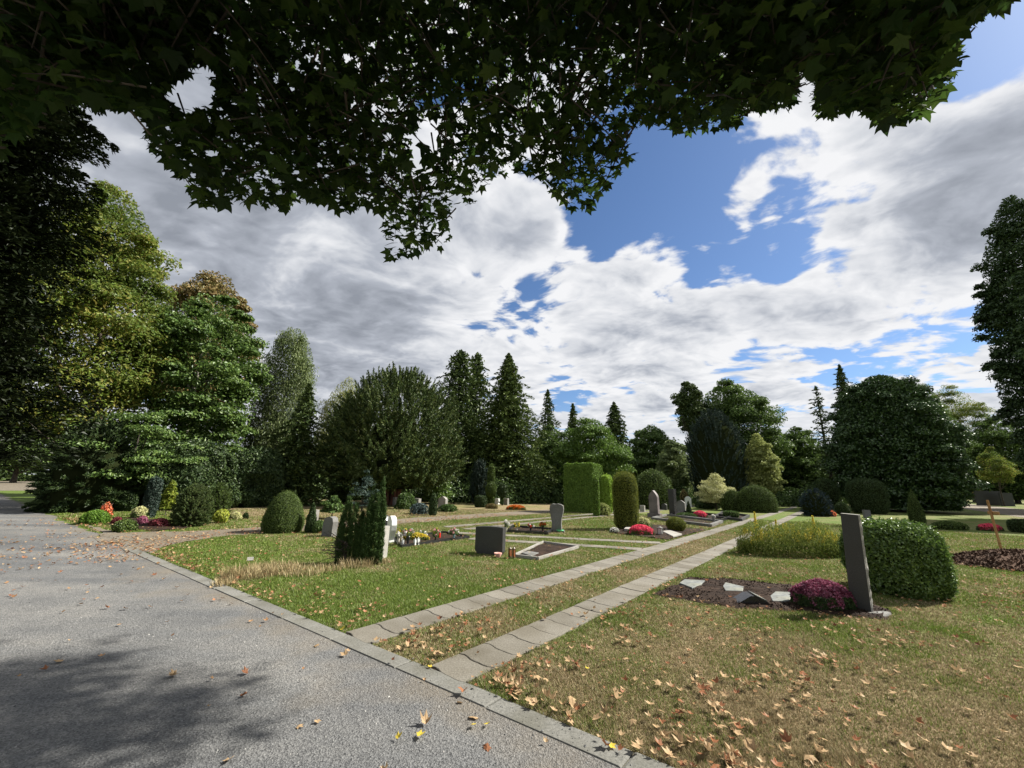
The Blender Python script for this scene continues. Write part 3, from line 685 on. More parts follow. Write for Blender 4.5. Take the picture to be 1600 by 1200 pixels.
def tree_geom(xm, D, ytop, xl, xr, ymid=None, yb=None):
    """trunk foot, height and radius of a tree seen between xl..xr with its top at ytop, D metres in front"""
    ymid = ymid or (ytop+755)/2
    X = pt(xm, ymid, D)[0]; H = pt(xm, ytop, D)[2]; R = (pt(xr, ymid, D)[0]-pt(xl, ymid, D)[0])/2
    R *= D/math.hypot(X, D)
    return np.array([X, D, 0.]), H, R
def tree(name, label, cat, xm, D, ytop, xl, xr, fn, group=None, ymid=None, **kw):
    P, H, R = tree_geom(xm, D, ytop, xl, xr, ymid)
    sh = kw.get('shift', (0, 0)); P = P-[sh[0], sh[1], 0]
    root = thing(name, label, cat, P, 0 if 'shift' in kw else rng.uniform(0, 6.28), group)
    if fn is spruce and D > 12: R *= 1.6
    fn(root, H, R, **kw)
    return root, P, H, R

# ------------------------------------------------------------------ big trees, left to right
GT = 'tall trees around the cemetery'
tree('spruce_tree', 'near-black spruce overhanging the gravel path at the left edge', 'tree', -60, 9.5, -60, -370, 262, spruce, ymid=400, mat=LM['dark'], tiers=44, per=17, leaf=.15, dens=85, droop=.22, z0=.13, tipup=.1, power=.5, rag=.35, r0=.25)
tree('maple_tree', 'yellowing maple behind the dark spruce on the left', 'tree', 118, 20, 300, -70, 300, broadleaf, shift=(-2.6, -1), group=GT, ymid=520, mat=LM['goldm'], nclump=150, per=420, leaf=.19, prof=[(.2, .55), (.28, .85), (.4, 1.), (.55, 1.), (.7, .82), (.85, .6), (1, .2)], cl=.2, r0=.25)
tree('maple_tree', 'tall dense maple with dark green leaves between yellowing maple and birch', 'tree', 305, 25, 466, 185, 425, broadleaf, group=GT, ymid=600, mat=LM['maple'], nclump=140, per=430, leaf=.22, prof=[(.10, .5), (.2, .85), (.4, 1.), (.65, 1.), (.85, .75), (1, .25)], cl=.19, r0=.32, trunk=BARK_GREY, fill=.2, flat=.5)
tree('lime_tree', 'rusty topped tree rising behind the dense green maple', 'tree', 318, 33, 430, 225, 412, broadleaf, group=GT, ymid=520, mat=LM['rust'], nclump=90, per=380, leaf=.26, prof=[(.3, .6), (.5, .95), (.7, 1.), (.86, .75), (1, .3)], cl=.2, r0=.35)
tree('hornbeam_tree', 'low spreading tree with pale green tiers under the dense maple', 'tree', 215, 20, 640, 100, 330, broadleaf, group=GT, ymid=690, mat=LM['maple'], nclump=30, per=420, leaf=.14, prof=[(.2, .6), (.35, 1.), (.6, .95), (.8, .7), (1, .25)], cl=.24, flat=.28, r0=.12, fill=.08)
tree('yew_tree', 'black-green spreading yew beside the gravel path', 'tree', 150, 18.5, 660, 72, 232, plumes, group=GT, ymid=720, mat=LM['yewd'], prof=DOME, n=420, per=90, leaf=.22, up=.1, core_s=.8)
tree('birch_tree', 'weeping birch with grey-green hanging strands', 'tree', 448, 31, 515, 396, 503, broadleaf, group=GT, ymid=600, mat=LM['birch'], nclump=120, per=330, leaf=.2, prof=[(.12, .7), (.3, 1.), (.6, .95), (.8, .8), (.93, .55), (1, .3)], cl=.25, asp=.35, droop=.7, strands=1.1, r0=.22, trunk=BARK_GREY)
tree('spruce_tree', 'dark narrow spruce standing in front of the weeping birch', 'tree', 470, 26, 600, 425, 520, spruce, group=GT, ymid=690, mat=LM['spruce'], tiers=22, per=10, leaf=.26, dens=26, droop=.35, z0=.05)
tree('willow_tree', 'pale yellow-green weeping willow behind the big yew', 'tree', 540, 44, 590, 492, 590, broadleaf, group=GT, ymid=650, mat=LM['willow'], nclump=80, per=330, leaf=.28, prof=ROUND, cl=.25, asp=.3, strands=1.6, droop=1, r0=.3)
r, P, H, R = tree('spruce_tree', 'dark bushy spruce left of the big yew', 'tree', 430, 34, 655, 375, 545, spruce, group=GT, ymid=720, mat=LM['spruce'], tiers=16, per=12, leaf=.32, dens=30, droop=.3, z0=.03)
# the broad yew with red trunks
P, H, R = tree_geom(620, 29, 583, 505, 722, 680)
yw = thing('yew_tree', 'broad domed yew with several reddish trunks', 'tree', P)
plumes(yw, H, R, LM['yew'], [(.16, .6), (.22, .9), (.4, 1.), (.55, .95), (.72, .8), (.86, .58), (.96, .3), (1, .12)], n=1700, per=75, leaf=.24, up=.75, asp=.25, plen=.10, spiky=1.1, core_s=.5, jit=.13, wild=.45)
mt = MB()
for k in range(6):
    a = k*1.05; b = np.array([.45*math.cos(a), .3*math.sin(a), -.1]); e = np.array([1.6*math.cos(a), 1.6*math.sin(a), H*.55])
    s = np.linspace(0, 1, 7)[:, None]; m_ = b+[0, 0, H*.35]
    tube(mt, (1-s)**2*b+2*s*(1-s)*m_+s**2*e, np.linspace(.22, .07, 7), 7, rough=.06)
mt.obj('trunk', BARK_RED, yw)
tree('spruce_tree', 'tall ragged spruce with a forked top right of the broad yew', 'tree', 715, 42, 548, 672, 762, spruce, group=GT, ymid=650, mat=LM['spruce'], tiers=34, per=10, leaf=.38, dens=26, droop=.3, z0=.08, power=.42, rag=.5)
tree('spruce_tree', 'second ragged spruce close behind the fork topped one', 'tree', 742, 45, 552, 705, 780, spruce, group=GT, ymid=650, mat=LM['spruce'], tiers=34, per=9, leaf=.38, dens=24, droop=.3, z0=.08, power=.5, rag=.5)
tree('spruce_tree', 'tall pointed spruce with a clean conical outline', 'tree', 792, 40, 553, 742, 850, spruce, group=GT, ymid=680, mat=LM['spruce2'], tiers=44, per=13, leaf=.34, dens=32, droop=.3, z0=.06, power=.75, rag=.25)
tree('spruce_tree', 'thin spruce with open drooping tiers above the rear hedges', 'tree', 856, 62, 609, 832, 882, spruce, group=GT, ymid=690, mat=LM['spruce'], tiers=22, per=9, leaf=.42, dens=20, droop=.4, z0=.1, power=.7, rag=.35)
tree('spruce_tree', 'small faint spruce top behind the bright green bush tree', 'tree', 896, 66, 631, 872, 922, spruce, group=GT, ymid=700, mat=LM['spruce2'], tiers=22, per=10, leaf=.45, dens=20, droop=.35, z0=.05, power=.8)
tree('spruce_tree', 'broad dark spruce over the green block hedge', 'tree', 962, 58, 629, 925, 1000, spruce, group=GT, ymid=700, mat=LM['spruce'], tiers=28, per=12, leaf=.42, dens=26, droop=.25, z0=.04, power=.75)
tree('hazel_tree', 'brownish green loose tree between the spruces', 'tree', 862, 46, 668, 826, 905, broadleaf, group=GT, ymid=720, mat=LM['oak'], nclump=60, per=330, leaf=.26, prof=ROUND, cl=.25, r0=.15)
tree('cherry_tree', 'fresh green rounded tree behind the block hedge', 'tree', 925, 38, 655, 875, 980, broadleaf, group=GT, ymid=710, mat=leafmat('leaf_fresh', [(.03, .06, .01), (.055, .098, .016), (.085, .135, .024)], .3, .06), nclump=90, per=360, leaf=.2, prof=[(.1, .5), (.3, 1.), (.55, 1.), (.8, .75), (1, .2)], cl=.22, r0=.15)
tree('oak_tree', 'dark round tree in the gap left of the cypress dome', 'tree', 1020, 55, 664, 975, 1066, broadleaf, group=GT, ymid=710, mat=LM['oak'], nclump=80, per=340, leaf=.3, prof=ROUND, cl=.22)
tree('beech_tree', 'lighter brown tinged tree beside the cypress dome', 'tree', 1052, 45, 690, 1020, 1085, broadleaf, group=GT, ymid=720, mat=LM['birch'], nclump=50, per=300, leaf=.24, prof=ROUND, cl=.25)
tree('oak_tree', 'tall many-headed oak behind the cypress dome', 'tree', 1145, 56, 603, 1060, 1222, broadleaf, group=GT, ymid=680, mat=LM['oak'], nclump=120, per=420, leaf=.32, prof=[(.15, .7), (.35, .95), (.55, 1.), (.75, .86), (.9, .6), (1, .25)], cl=.19, r0=.4)
tree('pine_tree', 'slim pine poking up at the left of the tall oak', 'tree', 1079, 54, 601, 1058, 1102, broadleaf, group=GT, ymid=640, mat=LM['spruce'], nclump=30, per=330, leaf=.3, prof=[(.55, .3), (.7, .9), (.88, 1.), (1, .5)], cl=.4, r0=.15)
tree('cypress_tree', 'huge black cypress dome with feathery right side', 'tree', 1118, 39, 640, 1073, 1168, plumes, group=GT, ymid=710, mat=LM['cyp'], prof=[(0, .6), (.15, .88), (.4, 1.), (.65, .95), (.82, .74), (.94, .42), (1, .08)], n=1300, per=50, leaf=.16, up=1.6, asp=.25, plen=.07, core_s=.88, spiky=.2)
tree('acer_tree', 'light yellow-green tree right of the cypress dome', 'tree', 1187, 38, 678, 1158, 1225, broadleaf, group=GT, ymid=720, mat=LM['pale'], nclump=60, per=300, leaf=.2, prof=[(.15, .5), (.35, 1.), (.6, .95), (.8, .6), (1, .15)], cl=.22, r0=.1)
tree('elm_tree', 'dull green tree over the end of the paved tracks', 'tree', 1248, 58, 668, 1200, 1300, broadleaf, group=GT, ymid=715, mat=LM['oak'], nclump=80, per=320, leaf=.3, prof=ROUND, cl=.22)
tree('larch_tree', 'wispy narrow conifer at the left of the giant holly', 'tree', 1287, 46, 604, 1272, 1312, spruce, group=GT, ymid=680, mat=LM['spruce'], tiers=24, per=6, leaf=.3, dens=12, droop=.1, z0=.1, power=.5, rag=.5)
tree('spruce_tree', 'spruce tip rising just behind the giant holly', 'tree', 1326, 44, 571, 1296, 1362, spruce, group=GT, ymid=650, mat=LM['spruce'], tiers=26, per=11, leaf=.32, dens=22, droop=.2, z0=.1, power=.7)
tree('holly_tree', 'giant round dark holly on the right', 'tree', 1396, 36, 588, 1281, 1512, broadleaf, group=GT, ymid=710, mat=LM['holly'], nclump=300, per=260, leaf=.23, prof=[(.02, .75), (.12, .94), (.3, 1.), (.5, .96), (.68, .84), (.82, .66), (.93, .42), (1, .12)], cl=.13, flat=.95, fill=.9, r0=.35)
tree('ash_tree', 'yellowing tree behind the right of the giant holly', 'tree', 1500, 90, 602, 1430, 1570, broadleaf, group=GT, ymid=690, mat=LM['goldm'], nclump=100, per=360, leaf=.26, prof=ROUND, cl=.2, r0=.3)
tree('ash_tree', 'olive green tree above the far right lawn', 'tree', 1450, 80, 600, 1390, 1520, broadleaf, group=GT, ymid=690, mat=LM['oak'], nclump=80, per=360, leaf=.28, prof=ROUND, cl=.2, r0=.3)
tree('thuja_tree', 'towering dark evergreen cut by the right edge', 'tree', 1660, 46, 310, 1516, 1800, broadleaf, group=GT, ymid=560, mat=leafmat('leaf_thuja_dark', [(.012, .024, .009), (.022, .04, .013), (.038, .06, .02)], .1, .06), prof=[(.07, .6), (.14, .85), (.35, 1.), (.6, .9), (.8, .66), (.93, .36), (1, .08)], nclump=420, per=230, leaf=.36, cl=.11, flat=1.1, droop=.3, fill=.6, r0=.5)
tree('oak_tree', 'dark olive tree closing the view beyond the far right lawn', 'tree', 1570, 82, 655, 1490, 1650, broadleaf, group=GT, ymid=710, mat=LM['oak'], nclump=110, per=300, leaf=.42, prof=ROUND, cl=.2)
tree('evergreen_tree', 'dark evergreen of which only a sliver shows at the right edge', 'tree', 1775, 27, 260, 1588, 1960, broadleaf, group=GT, ymid=560, mat=MATS['leaf_thuja_dark'], nclump=240, per=230, leaf=.26, prof=[(.22, .6), (.3, .9), (.45, 1.), (.7, .85), (1, .2)], cl=.14, flat=1., fill=.5, r0=.4)
tree('maple_tree', 'young maple with a golden spray near the right edge', 'tree', 1552, 60, 700, 1515, 1590, broadleaf, group=GT, ymid=725, mat=LM['goldm'], nclump=30, per=260, leaf=.18, prof=[(.4, .6), (.55, 1.), (.8, .7), (1, .1)], cl=.25, r0=.1)
tree('chestnut_tree', 'lone tree at the far end of the gravel path', 'tree', 40, 70, 640, -40, 130, broadleaf, group=GT, ymid=690, mat=LM['oak'], nclump=90, per=300, leaf=.36, prof=[(.18, .6), (.3, 1.), (.6, 1.), (.85, .7), (1, .2)], cl=.22, r0=.35)
tree('linden_tree', 'second tree behind the end of the gravel path', 'tree', -20, 58, 600, -120, 60, broadleaf, group=GT, ymid=690, mat=LM['oak'], nclump=80, per=300, leaf=.34, prof=[(.2, .6), (.35, 1.), (.6, 1.), (.85, .7), (1, .2)], cl=.22, r0=.35)
# distant wood as one mass
def wood():
    mb = MB()
    for k in range(330):
        th = rng.uniform(-1.05, 1.1); d = rng.uniform(70, 105); h = rng.uniform(5, 9.5)*(d/80)
        if th < -.62: d += 60; h *= 1.2
        if th > .8: d += 110; h *= 1.5
        c = np.array([d*math.sin(th), d*math.cos(th), 0]); r = rng.uniform(3, 5.5); n = 420
        D = rdir(n); D[:, 2] = np.abs(D[:, 2])
        P = c+D*np.array([r, r, h])*(rng.random((n, 1))**.3)*(1+.15*rng.normal(size=(n, 1)))
        leaves(mb, P, D+rdir(n)*.7, rdir(n), .7*rng.uniform(.6, 1.3, n), .45)
    tag(mb.obj('distant_wood', leafmat('leaf_distant', [(.014, .026, .008), (.03, .05, .014), (.05, .075, .022)], .2, .03)), 'dense dark wood behind the cemetery', kind='stuff')
wood()
def under():
    mb = MB()
    for k in range(210):
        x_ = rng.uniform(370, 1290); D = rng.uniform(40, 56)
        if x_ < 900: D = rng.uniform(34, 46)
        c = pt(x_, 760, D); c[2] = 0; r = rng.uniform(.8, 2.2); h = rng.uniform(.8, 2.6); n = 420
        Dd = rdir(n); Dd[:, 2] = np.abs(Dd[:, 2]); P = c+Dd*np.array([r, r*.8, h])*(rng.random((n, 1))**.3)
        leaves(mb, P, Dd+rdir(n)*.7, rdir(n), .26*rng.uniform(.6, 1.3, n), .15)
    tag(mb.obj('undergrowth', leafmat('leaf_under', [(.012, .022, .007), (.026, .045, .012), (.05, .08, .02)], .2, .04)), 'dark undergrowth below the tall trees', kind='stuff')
under()
# ------------------------------------------------------------------ the maple overhead
def leaf_ring(full=True):
    pts = []
    tips = [(-12, .52), (38, .86), (90, 1.0), (142, .86), (192, .52)]
    for i, (a, r) in enumerate(tips):
        if full: pts += [(a-13, r*.72), (a, r), (a+13, r*.72)]
        else: pts += [(a, r)]
        if i < 4: pts.append(((a+tips[i+1][0])/2, .48 if i in (0, 3) else .56))
    pts.append((270, .10))
    q = np.array([(r*math.cos(R_(a)), r*math.sin(R_(a))) for a, r in pts]); q[:, 1] -= .1
    return q
RING, RING_S = leaf_ring(), leaf_ring(False)
def maple_leaves(mb, P, N, T, S, curl=.25, ring=None, m=0, fold=.2):
    ring = RING if ring is None else ring
    n = len(P); N = unit(N); T = unit(T-N*(T*N).sum(1, keepdims=True)); B = np.cross(N, T); S = np.broadcast_to(S, (n,))
    q = np.concatenate([[[0, .12]], ring]); r2 = (q**2).sum(1); k = len(q)
    cz = rng.uniform(.3, 1.6, n)*curl; fz = rng.uniform(-.3, 1.2, n)*fold
    tw = rng.uniform(-1, 1, n)*curl
    z = -cz[:, None]*r2[None]+fz[:, None]*np.abs(q[:, 0])[None]+tw[:, None]*(q[:, 0]*q[:, 1])[None]
    V = P[:, None]+S[:, None, None]*(q[None, :, 0, None]*B[:, None]+q[None, :, 1, None]*T[:, None]+z[..., None]*N[:, None])
    f = np.array([[0, 1+i, 1+(i+1) % (k-1)] for i in range(k-1)])
    F = (np.arange(n)[:, None, None]*k+f[None]).reshape(-1, 3)
    mb.add(V.reshape(-1, 3), F, m)
OUT = np.array([(-400, 330), (0, 240), (60, 180), (120, 165), (170, 172), (205, 182), (228, 195), (232, 235), (262, 262), (292, 285), (300, 322), (345, 335), (362, 312), (400, 330), (455, 334), (475, 312), (530, 338), (575, 325), (600, 345), (607, 412), (640, 410), (662, 395), (704, 398), (706, 335), (745, 322), (768, 290), (800, 272), (850, 285), (868, 325), (900, 335), (935, 333), (955, 290), (985, 255), (988, 195), (1030, 205), (1080, 214), (1150, 205), (1170, 180), (1240, 172), (1250, 118), (1268, 120), (1275, 188), (1300, 193), (1330, 172), (1390, 198), (1440, 185), (1480, 150), (1500, 90), (1498, 45), (1540, 28), (1590, 0), (1700, -60), (2200, -300)], float)
HOLES = [(300, 145, 42, 30), (320, 120, 20, 25), (672, 205, 18, 26), (650, 240, 10, 30), (205, 205, 26, 34), (1262, 150, 12, 35)]
def overhead():
    root = thing('maple_tree', 'dark maple branches with lobed leaves hanging over the viewpoint', 'tree', (2.2, -4.2, 0))
    o = np.array([2.2, -4.2, 0]); mb = MB(); tw = MB()
    def ok_(P, margin=0):
        x, y, w = px(P); lim = np.interp(x, OUT[:, 0], OUT[:, 1])
        front = w > .3
        bad = front & (y > lim-margin)
        return ~bad
    def holes(P):
        x, y, w = px(P); b = np.zeros(len(P), bool)
        for hx, hy, rx, ry in HOLES: b |= (((x-hx)/rx)**2+((y-hy)/ry)**2 < 1) & (w > .3)
        return ~b
    # hanging sprays: a twig with leaves along it
    n = 0; Ps, Ts, Ns, Ss = [], [], [], []
    def spray(c, ln, k, filt=True):
        d = unit(np.array([rng.normal()*.7, rng.normal()*.7+.25, -.45]))
        s = rng.random(k)**.8; P = c+d*(s*ln)[:, None]+rng.normal(size=(k, 3))*np.array([.13, .13, .09])
        g = ok_(P, 6) & holes(P)
        P = P[g]
        if len(P) < 3: return
        N = np.stack([rng.normal(size=len(P))*.55, rng.normal(size=len(P))*.55-.35, np.ones(len(P))*.8], 1)
        T = np.stack([rng.normal(size=len(P))*.6, rng.normal(size=len(P))*.6+.2, -np.ones(len(P))*1.1], 1)
        Ps.append(P); Ns.append(N); Ts.append(T); Ss.append(rng.uniform(.034, .082, len(P)))
        e = c+d*ln*.85
        if ok_(np.array([c, e]), 10).all() and holes(np.array([c, e, (c+e)/2])).all(): tube(tw, [c-d*.15, (c+e)/2+[0, 0, .02], e], [.007, .005, .002], 4)
    # the part seen in the picture: near layer, 2.9-4.4 m away
    for k in range(1950):
        x_ = rng.uniform(-60, 1620); lim = np.interp(x_, OUT[:, 0], OUT[:, 1])
        y_ = lim-18-rng.random()**.85*(lim+140)
        d = rng.uniform(3.0, 4.4) if y_ > 120 else rng.uniform(3.3, 5.8)
        c = CAM+unit(ray(x_, y_))*d
        spray(c, .32, 14)
    # volume above and beside
    for k in range(1500):
        c = np.array([rng.uniform(-4.6, 4.2), rng.uniform(-6, 5.2), rng.uniform(3.6, 8.5)])
        if np.hypot(c[0]-.5, c[1]+.5) > 6.2 or np.linalg.norm(c-CAM) < 3.3: continue
        if not ok_(c[None], 30)[0]: continue
        spray(c, .5, 16)
    for k in range(760):
        c = np.array([rng.uniform(4.2, 7.6), rng.uniform(4.9, 7.4), rng.uniform(8.6, 10.6)])
        if ok_(c[None], 30)[0]: spray(c, .6, 20)
    P, N, T, S = map(np.concatenate, (Ps, Ns, Ts, Ss))
    maple_leaves(mb, P-o, N, T, S*1.12, .3)
    mt = leafmat('leaf_overhead', [(.012, .026, .006), (.022, .045, .009), (.035, .065, .012), (.05, .08, .014)], .5, .03)
    mb.obj('crown', mt, root)
    tw2 = MB(); tw2.v = [v-o.astype(np.float32) for v in tw.v]; tw2.f = tw.f; tw2.n = tw.n
    tw2.obj('twigs', BARK, root)
    tb = MB()
    tube(tb, np.array([[0, 0, -.1], [0, 0, .3], [-.05, .05, 1.5], [-.1, .1, 3.2], [-.2, .2, 5.5], [-.3, .4, 8]]), [.42, .33, .28, .25, .17, .05], 12, rough=.03)
    tb.obj('trunk', BARK, root)
    for (x_, y_, z_) in ((-3.5, 1.5, 5.0), (-1.6, 3.4, 5.2), (.3, 3.6, 5.0), (2.4, 2.8, 5.3), (-3.8, -2.5, 5.4), (3.5, -1.5, 5.6), (5.6, 5.6, 9.4)):
        b = MB(); e = np.array([x_, y_, z_])-o; st = np.array([-.08, .08, 2.6+rng.random()*.8]); m_ = (st+e)/2+[0, 0, .9]
        s = np.linspace(0, 1, 10)[:, None]; tube(b, (1-s)**2*st+2*s*(1-s)*m_+s**2*e, np.linspace(.13, .012, 10), 8, rough=.05)
        b.obj('limb', BARK, root)
overhead()
# ------------------------------------------------------------------ helpers for the small things
def mpp(P): return (np.asarray(P)-CAM)@Fv/FPX          # metres per photo pixel at P
def measure(xc, yb, yt, w, off=1.):
    """centre on the ground, height and half width from the nearest foot row yb"""
    B = gp(xc, yb); cs_t = B[1]/math.hypot(B[0], B[1]); R = w*mpp(B)/2*cs_t
    for _ in range(3):
        d = unit(np.array([B[0], B[1], 0])); P = B+d*R*off; R = w*mpp(P+[0, 0, .4])/2*cs_t
    H = pt(xc, yt, P[1])[2]
    ym = (yt+yb)/2; P[0] = pt(xc, ym, P[1])[0]
    return P, H, R
def bush(name, label, cat, xc, yb, yt, w, mat, prof=DOME, n=9000, leaf=None, group=None, style='topiary', part='foliage', off=.8, rough=.05, asp=.5, **kw):
    P, H, R = measure(xc, yb, yt, w, off)
    root = thing(name, label, cat, P, 0, group)
    lf = leaf or max(.018, 2.2*mpp(P))
    if style == 'topiary': topiary(root, part, H, R, prof, mat, n, lf, asp, rough, **kw)
    elif style == 'plumes': plumes(root, H, R, mat, prof, n=n, leaf=lf, name=part, **kw)
    elif style == 'leafy': broadleaf(root, H, R, mat, prof=prof, leaf=lf, trunk=None, name=part, **kw)
    st = MB(); tube(st, [[0, 0, -.05], [0, 0, H*.35]], [max(.02, R*.08), .015], 6); st.obj('stem', BARK, root)
    return root
def extrude(outline, T, bev=.008):
    bm = bmesh.new(); vs = [bm.verts.new((x, -T/2, z)) for x, z in outline]
    f = bm.faces.new(vs); r = bmesh.ops.extrude_face_region(bm, geom=[f])
    bmesh.ops.translate(bm, verts=[v for v in r['geom'] if isinstance(v, bmesh.types.BMVert)], vec=(0, T, 0))
    bmesh.ops.recalc_face_normals(bm, faces=bm.faces)
    es = [e for e in bm.edges if len(e.link_faces) == 2 and e.calc_face_angle(0) > .6]
    if bev: bmesh.ops.bevel(bm, geom=es, offset=bev, segments=2, affect='EDGES', clamp_overlap=True)
    return bm
def bm_obj(name, bm, mat, parent=None, loc=(0, 0, 0), rz=0):
    me = bpy.data.meshes.new(name); bm.to_mesh(me); bm.free(); me.materials.append(mat)
    return link(name, me, parent, loc, rz)
def outline(kind, W, H):
    u = np.linspace(0, 1, 13)
    if kind == 'flat': q = [(-.5, 0), (.5, 0), (.5, 1), (-.5, 1)]
    elif kind == 'arch': q = [(-.5, 0), (.5, 0)]+[(.5-t, .8+.2*math.sin(t*math.pi)) for t in u]
    elif kind == 'sweep': q = [(-.44, 0), (.44, 0), (.44, .12), (.5, .16)]+[(.5-t, .9+.1*math.sin((t*.6+.4)*math.pi*.8)**1) for t in u]+[(-.5, .16), (-.44, .12)]
    elif kind == 'gothic': q = [(-.5, 0), (.5, 0)]+[(.5-.5*t**1.6, .68+.32*t) for t in u]+[(-.5+.5*t**1.6, .68+.32*t) for t in u[-2::-1]]
    elif kind == 'vase': q = [(-.36, 0), (.36, 0), (.33, .25), (.36, .45), (.46, .65), (.5, .8), (.47, .93), (.3, .98), (.1, 1.), (-.1, .985), (-.3, 1), (-.47, .93), (-.5, .8), (-.46, .65), (-.38, .45), (-.33, .25)]
    elif kind == 'curl': q = [(-.5, 0), (.25, 0), (.2, .15), (.28, .3), (.45, .5), (.5, .68), (.44, .84), (.25, .95), (0, 1), (-.3, .97), (-.5, .9)]
    elif kind == 'shoulder': q = [(-.5, 0), (.5, 0), (.5, .8), (.42, .86), (.3, .88), (.2, .97), (0, 1), (-.2, .97), (-.3, .88), (-.42, .86), (-.5, .8)]
    elif kind == 'rough': q = [(-.5, 0), (.5, 0), (.48, .4), (.5, .75), (.4, .93), (.12, 1), (-.2, .96), (-.42, .88), (-.5, .5)]
    return [(x*W, z*H) for x, z in q]
def stone(label, xc, yb, yt, w, T, kind, mat, rot=ROT_N, group=None, base=None, name='headstone', wscale=1., off=.5, basemat=None):
    B = gp(xc, yb); s = mpp(B); W = w*s*wscale; P = B+unit(np.array([B[0], B[1], 0]))*T*off
    H = pt(xc, yt, P[1])[2]; P[0] = pt(xc, (yt+yb)/2, P[1])[0]
    r = thing(name, label, name.replace('_', ' '), P, rot, group)
    b = 0
    if base:
        b = base[1]; bm_obj('plinth', extrude(outline('flat', W+base[0]*2, b), T+base[0], .006), basemat or mat, r)
    bm_obj('slab', extrude(outline(kind, W, H-b), T, .007), mat, r, (0, 0, b-(.03 if not b else 0)))
    return r
def grave(label, quad, bw, bh, bmat, soilm=SOIL, fill=.02, cat='grave', group=None):
    q = np.array([gp(*p) for p in quad]); c = q.mean(0); q = q-c; r = thing('grave', label, cat, c, 0, group)
    ar = sum(q[i, 0]*q[(i+1) % 4, 1]-q[(i+1) % 4, 0]*q[i, 1] for i in range(4))
    if ar < 0: q = q[::-1]
    if bw:
        for i in range(4):
            a, b = q[i], q[(i+1) % 4]; L_ = np.linalg.norm(b-a); d = (b-a)/L_; n = np.array([-d[1], d[0], 0])
            bm = extrude([(-L_/2+bw*.0, 0), (L_/2-bw-.002, 0), (L_/2-bw-.002, bh), (-L_/2, bh)], bw, .006)
            bm_obj('kerbstone', bm, bmat, r, (a+b)/2+n*bw/2, math.atan2(d[1], d[0]))
    mb = MB(); s = 1-.04
    nn = 14; U, V_ = np.meshgrid(np.linspace(0, 1, nn), np.linspace(0, 1, nn)); U, V_ = U.ravel()[:, None], V_.ravel()[:, None]
    P = ((q[0]*(1-U)+q[1]*U)*(1-V_)+(q[3]*(1-U)+q[2]*U)*V_)*s
    P[:, 2] = .012+fill*np.sin(math.pi*U[:, 0])*np.sin(math.pi*V_[:, 0])+fill*.8*rng.random(len(P))
    i = np.arange((nn-1)*nn).reshape(nn-1, nn)[:, :-1].ravel(); mb.add(P, np.stack([i, i+1, i+1+nn, i+nn], 1), 0, True)
    mb.obj('soil', soilm, r)
    return r
def mound(name, label, cat, xc, yb, yt, w, mat, n=2500, leaf=.03, base=None, group=None, prof=DOME, rough=.1, ell=1., part='blossoms', off=.8):
    P, H, R = measure(xc, yb, yt, w, off); r = thing(name, label, cat, P, 0, group)
    topiary(r, part, H, R, prof, mat, n, leaf, .7, rough, ell=ell)
    if base:
        mb = MB(); m = n//3; Q, N, t, a = surf_points(m, [(0, 1), (.5, .9)], H, R*1.06, .1, ell=ell)
        leaves(mb, Q, N+rdir(m), rdir(m)+[0, 0, .5], leaf*1.6, leaf*.5); mb.obj('foliage', base, r)
    return r
def vase(label, x, yb, yt, yv, w, flower, vmat, leafm=None, name='flower_vase', group='vases and bouquets on the graves', fw=None, nf=60, fl2=None, cat='vase'):
    """vase foot at yb, rim at yv, blossom top at yt"""
    B = gp(x, yb); s = mpp(B); H = pt(x, yt, B[1])[2]; Hv = pt(x, yv, B[1])[2]; R = w*s/2; Rf = (fw or w*2)*s/2
    r = thing(name, label, cat, B+[0, 0, .015], 0, group)
    mb = MB(); lathe(mb, [(R*.6, 0), (R*.75, Hv*.05), (R*.6, Hv*.3), (R*.8, Hv*.75), (R, Hv), (R*.85, Hv*.98), (R*.5, Hv*.6)], 14); mb.obj('vase', vmat, r)
    n = nf; hb = max(H-Hv, .04)
    mb = MB(); D = rdir(n*3); D[:, 2] = abs(D[:, 2]); P = D*[Rf, Rf, hb*.8]*rng.random((n*3, 1))**.5+[0, 0, Hv]
    leaves(mb, P, D+rdir(n*3)*.5, D+[0, 0, .8], max(.05, 2*s), max(.02, 1*s)); mb.obj('foliage', leafm or LM['low'], r)
    mb = MB(); m = max(5, n//6); ms = [flower]+([fl2] if fl2 else [])
    for k in range(m):
        d = rdir(1)[0]; d[2] = abs(d[2])*.9+.15; c = unit(d)*[Rf, Rf, hb*.85]*rng.uniform(.55, 1)+[0, 0, Hv]; q = 14; e = rdir(q); z = max(.04, 2.3*s)
        leaves(mb, c+e*z*.5, e+[0, 0, .2], rdir(q), z*1.2, z*1.0, .3, k % len(ms))
    mb.obj('blossoms', ms, r)
    return r
BRONZE = plain('bronze', (.09, .06, .035), .4); CREAMP = plain('cream_pottery', (.6, .56, .48), .4); BLACKP = plain('black_pottery', (.02, .02, .022), .3)
BLUEP = plain('blue_glass', (.25, .42, .5), .2); PINKP = plain('pink_pottery', (.55, .3, .26), .5); REDGL = plain('red_glass', (.6, .03, .02), .2)
GREENP = plain('green_plastic', (.08, .5, .2), .35)

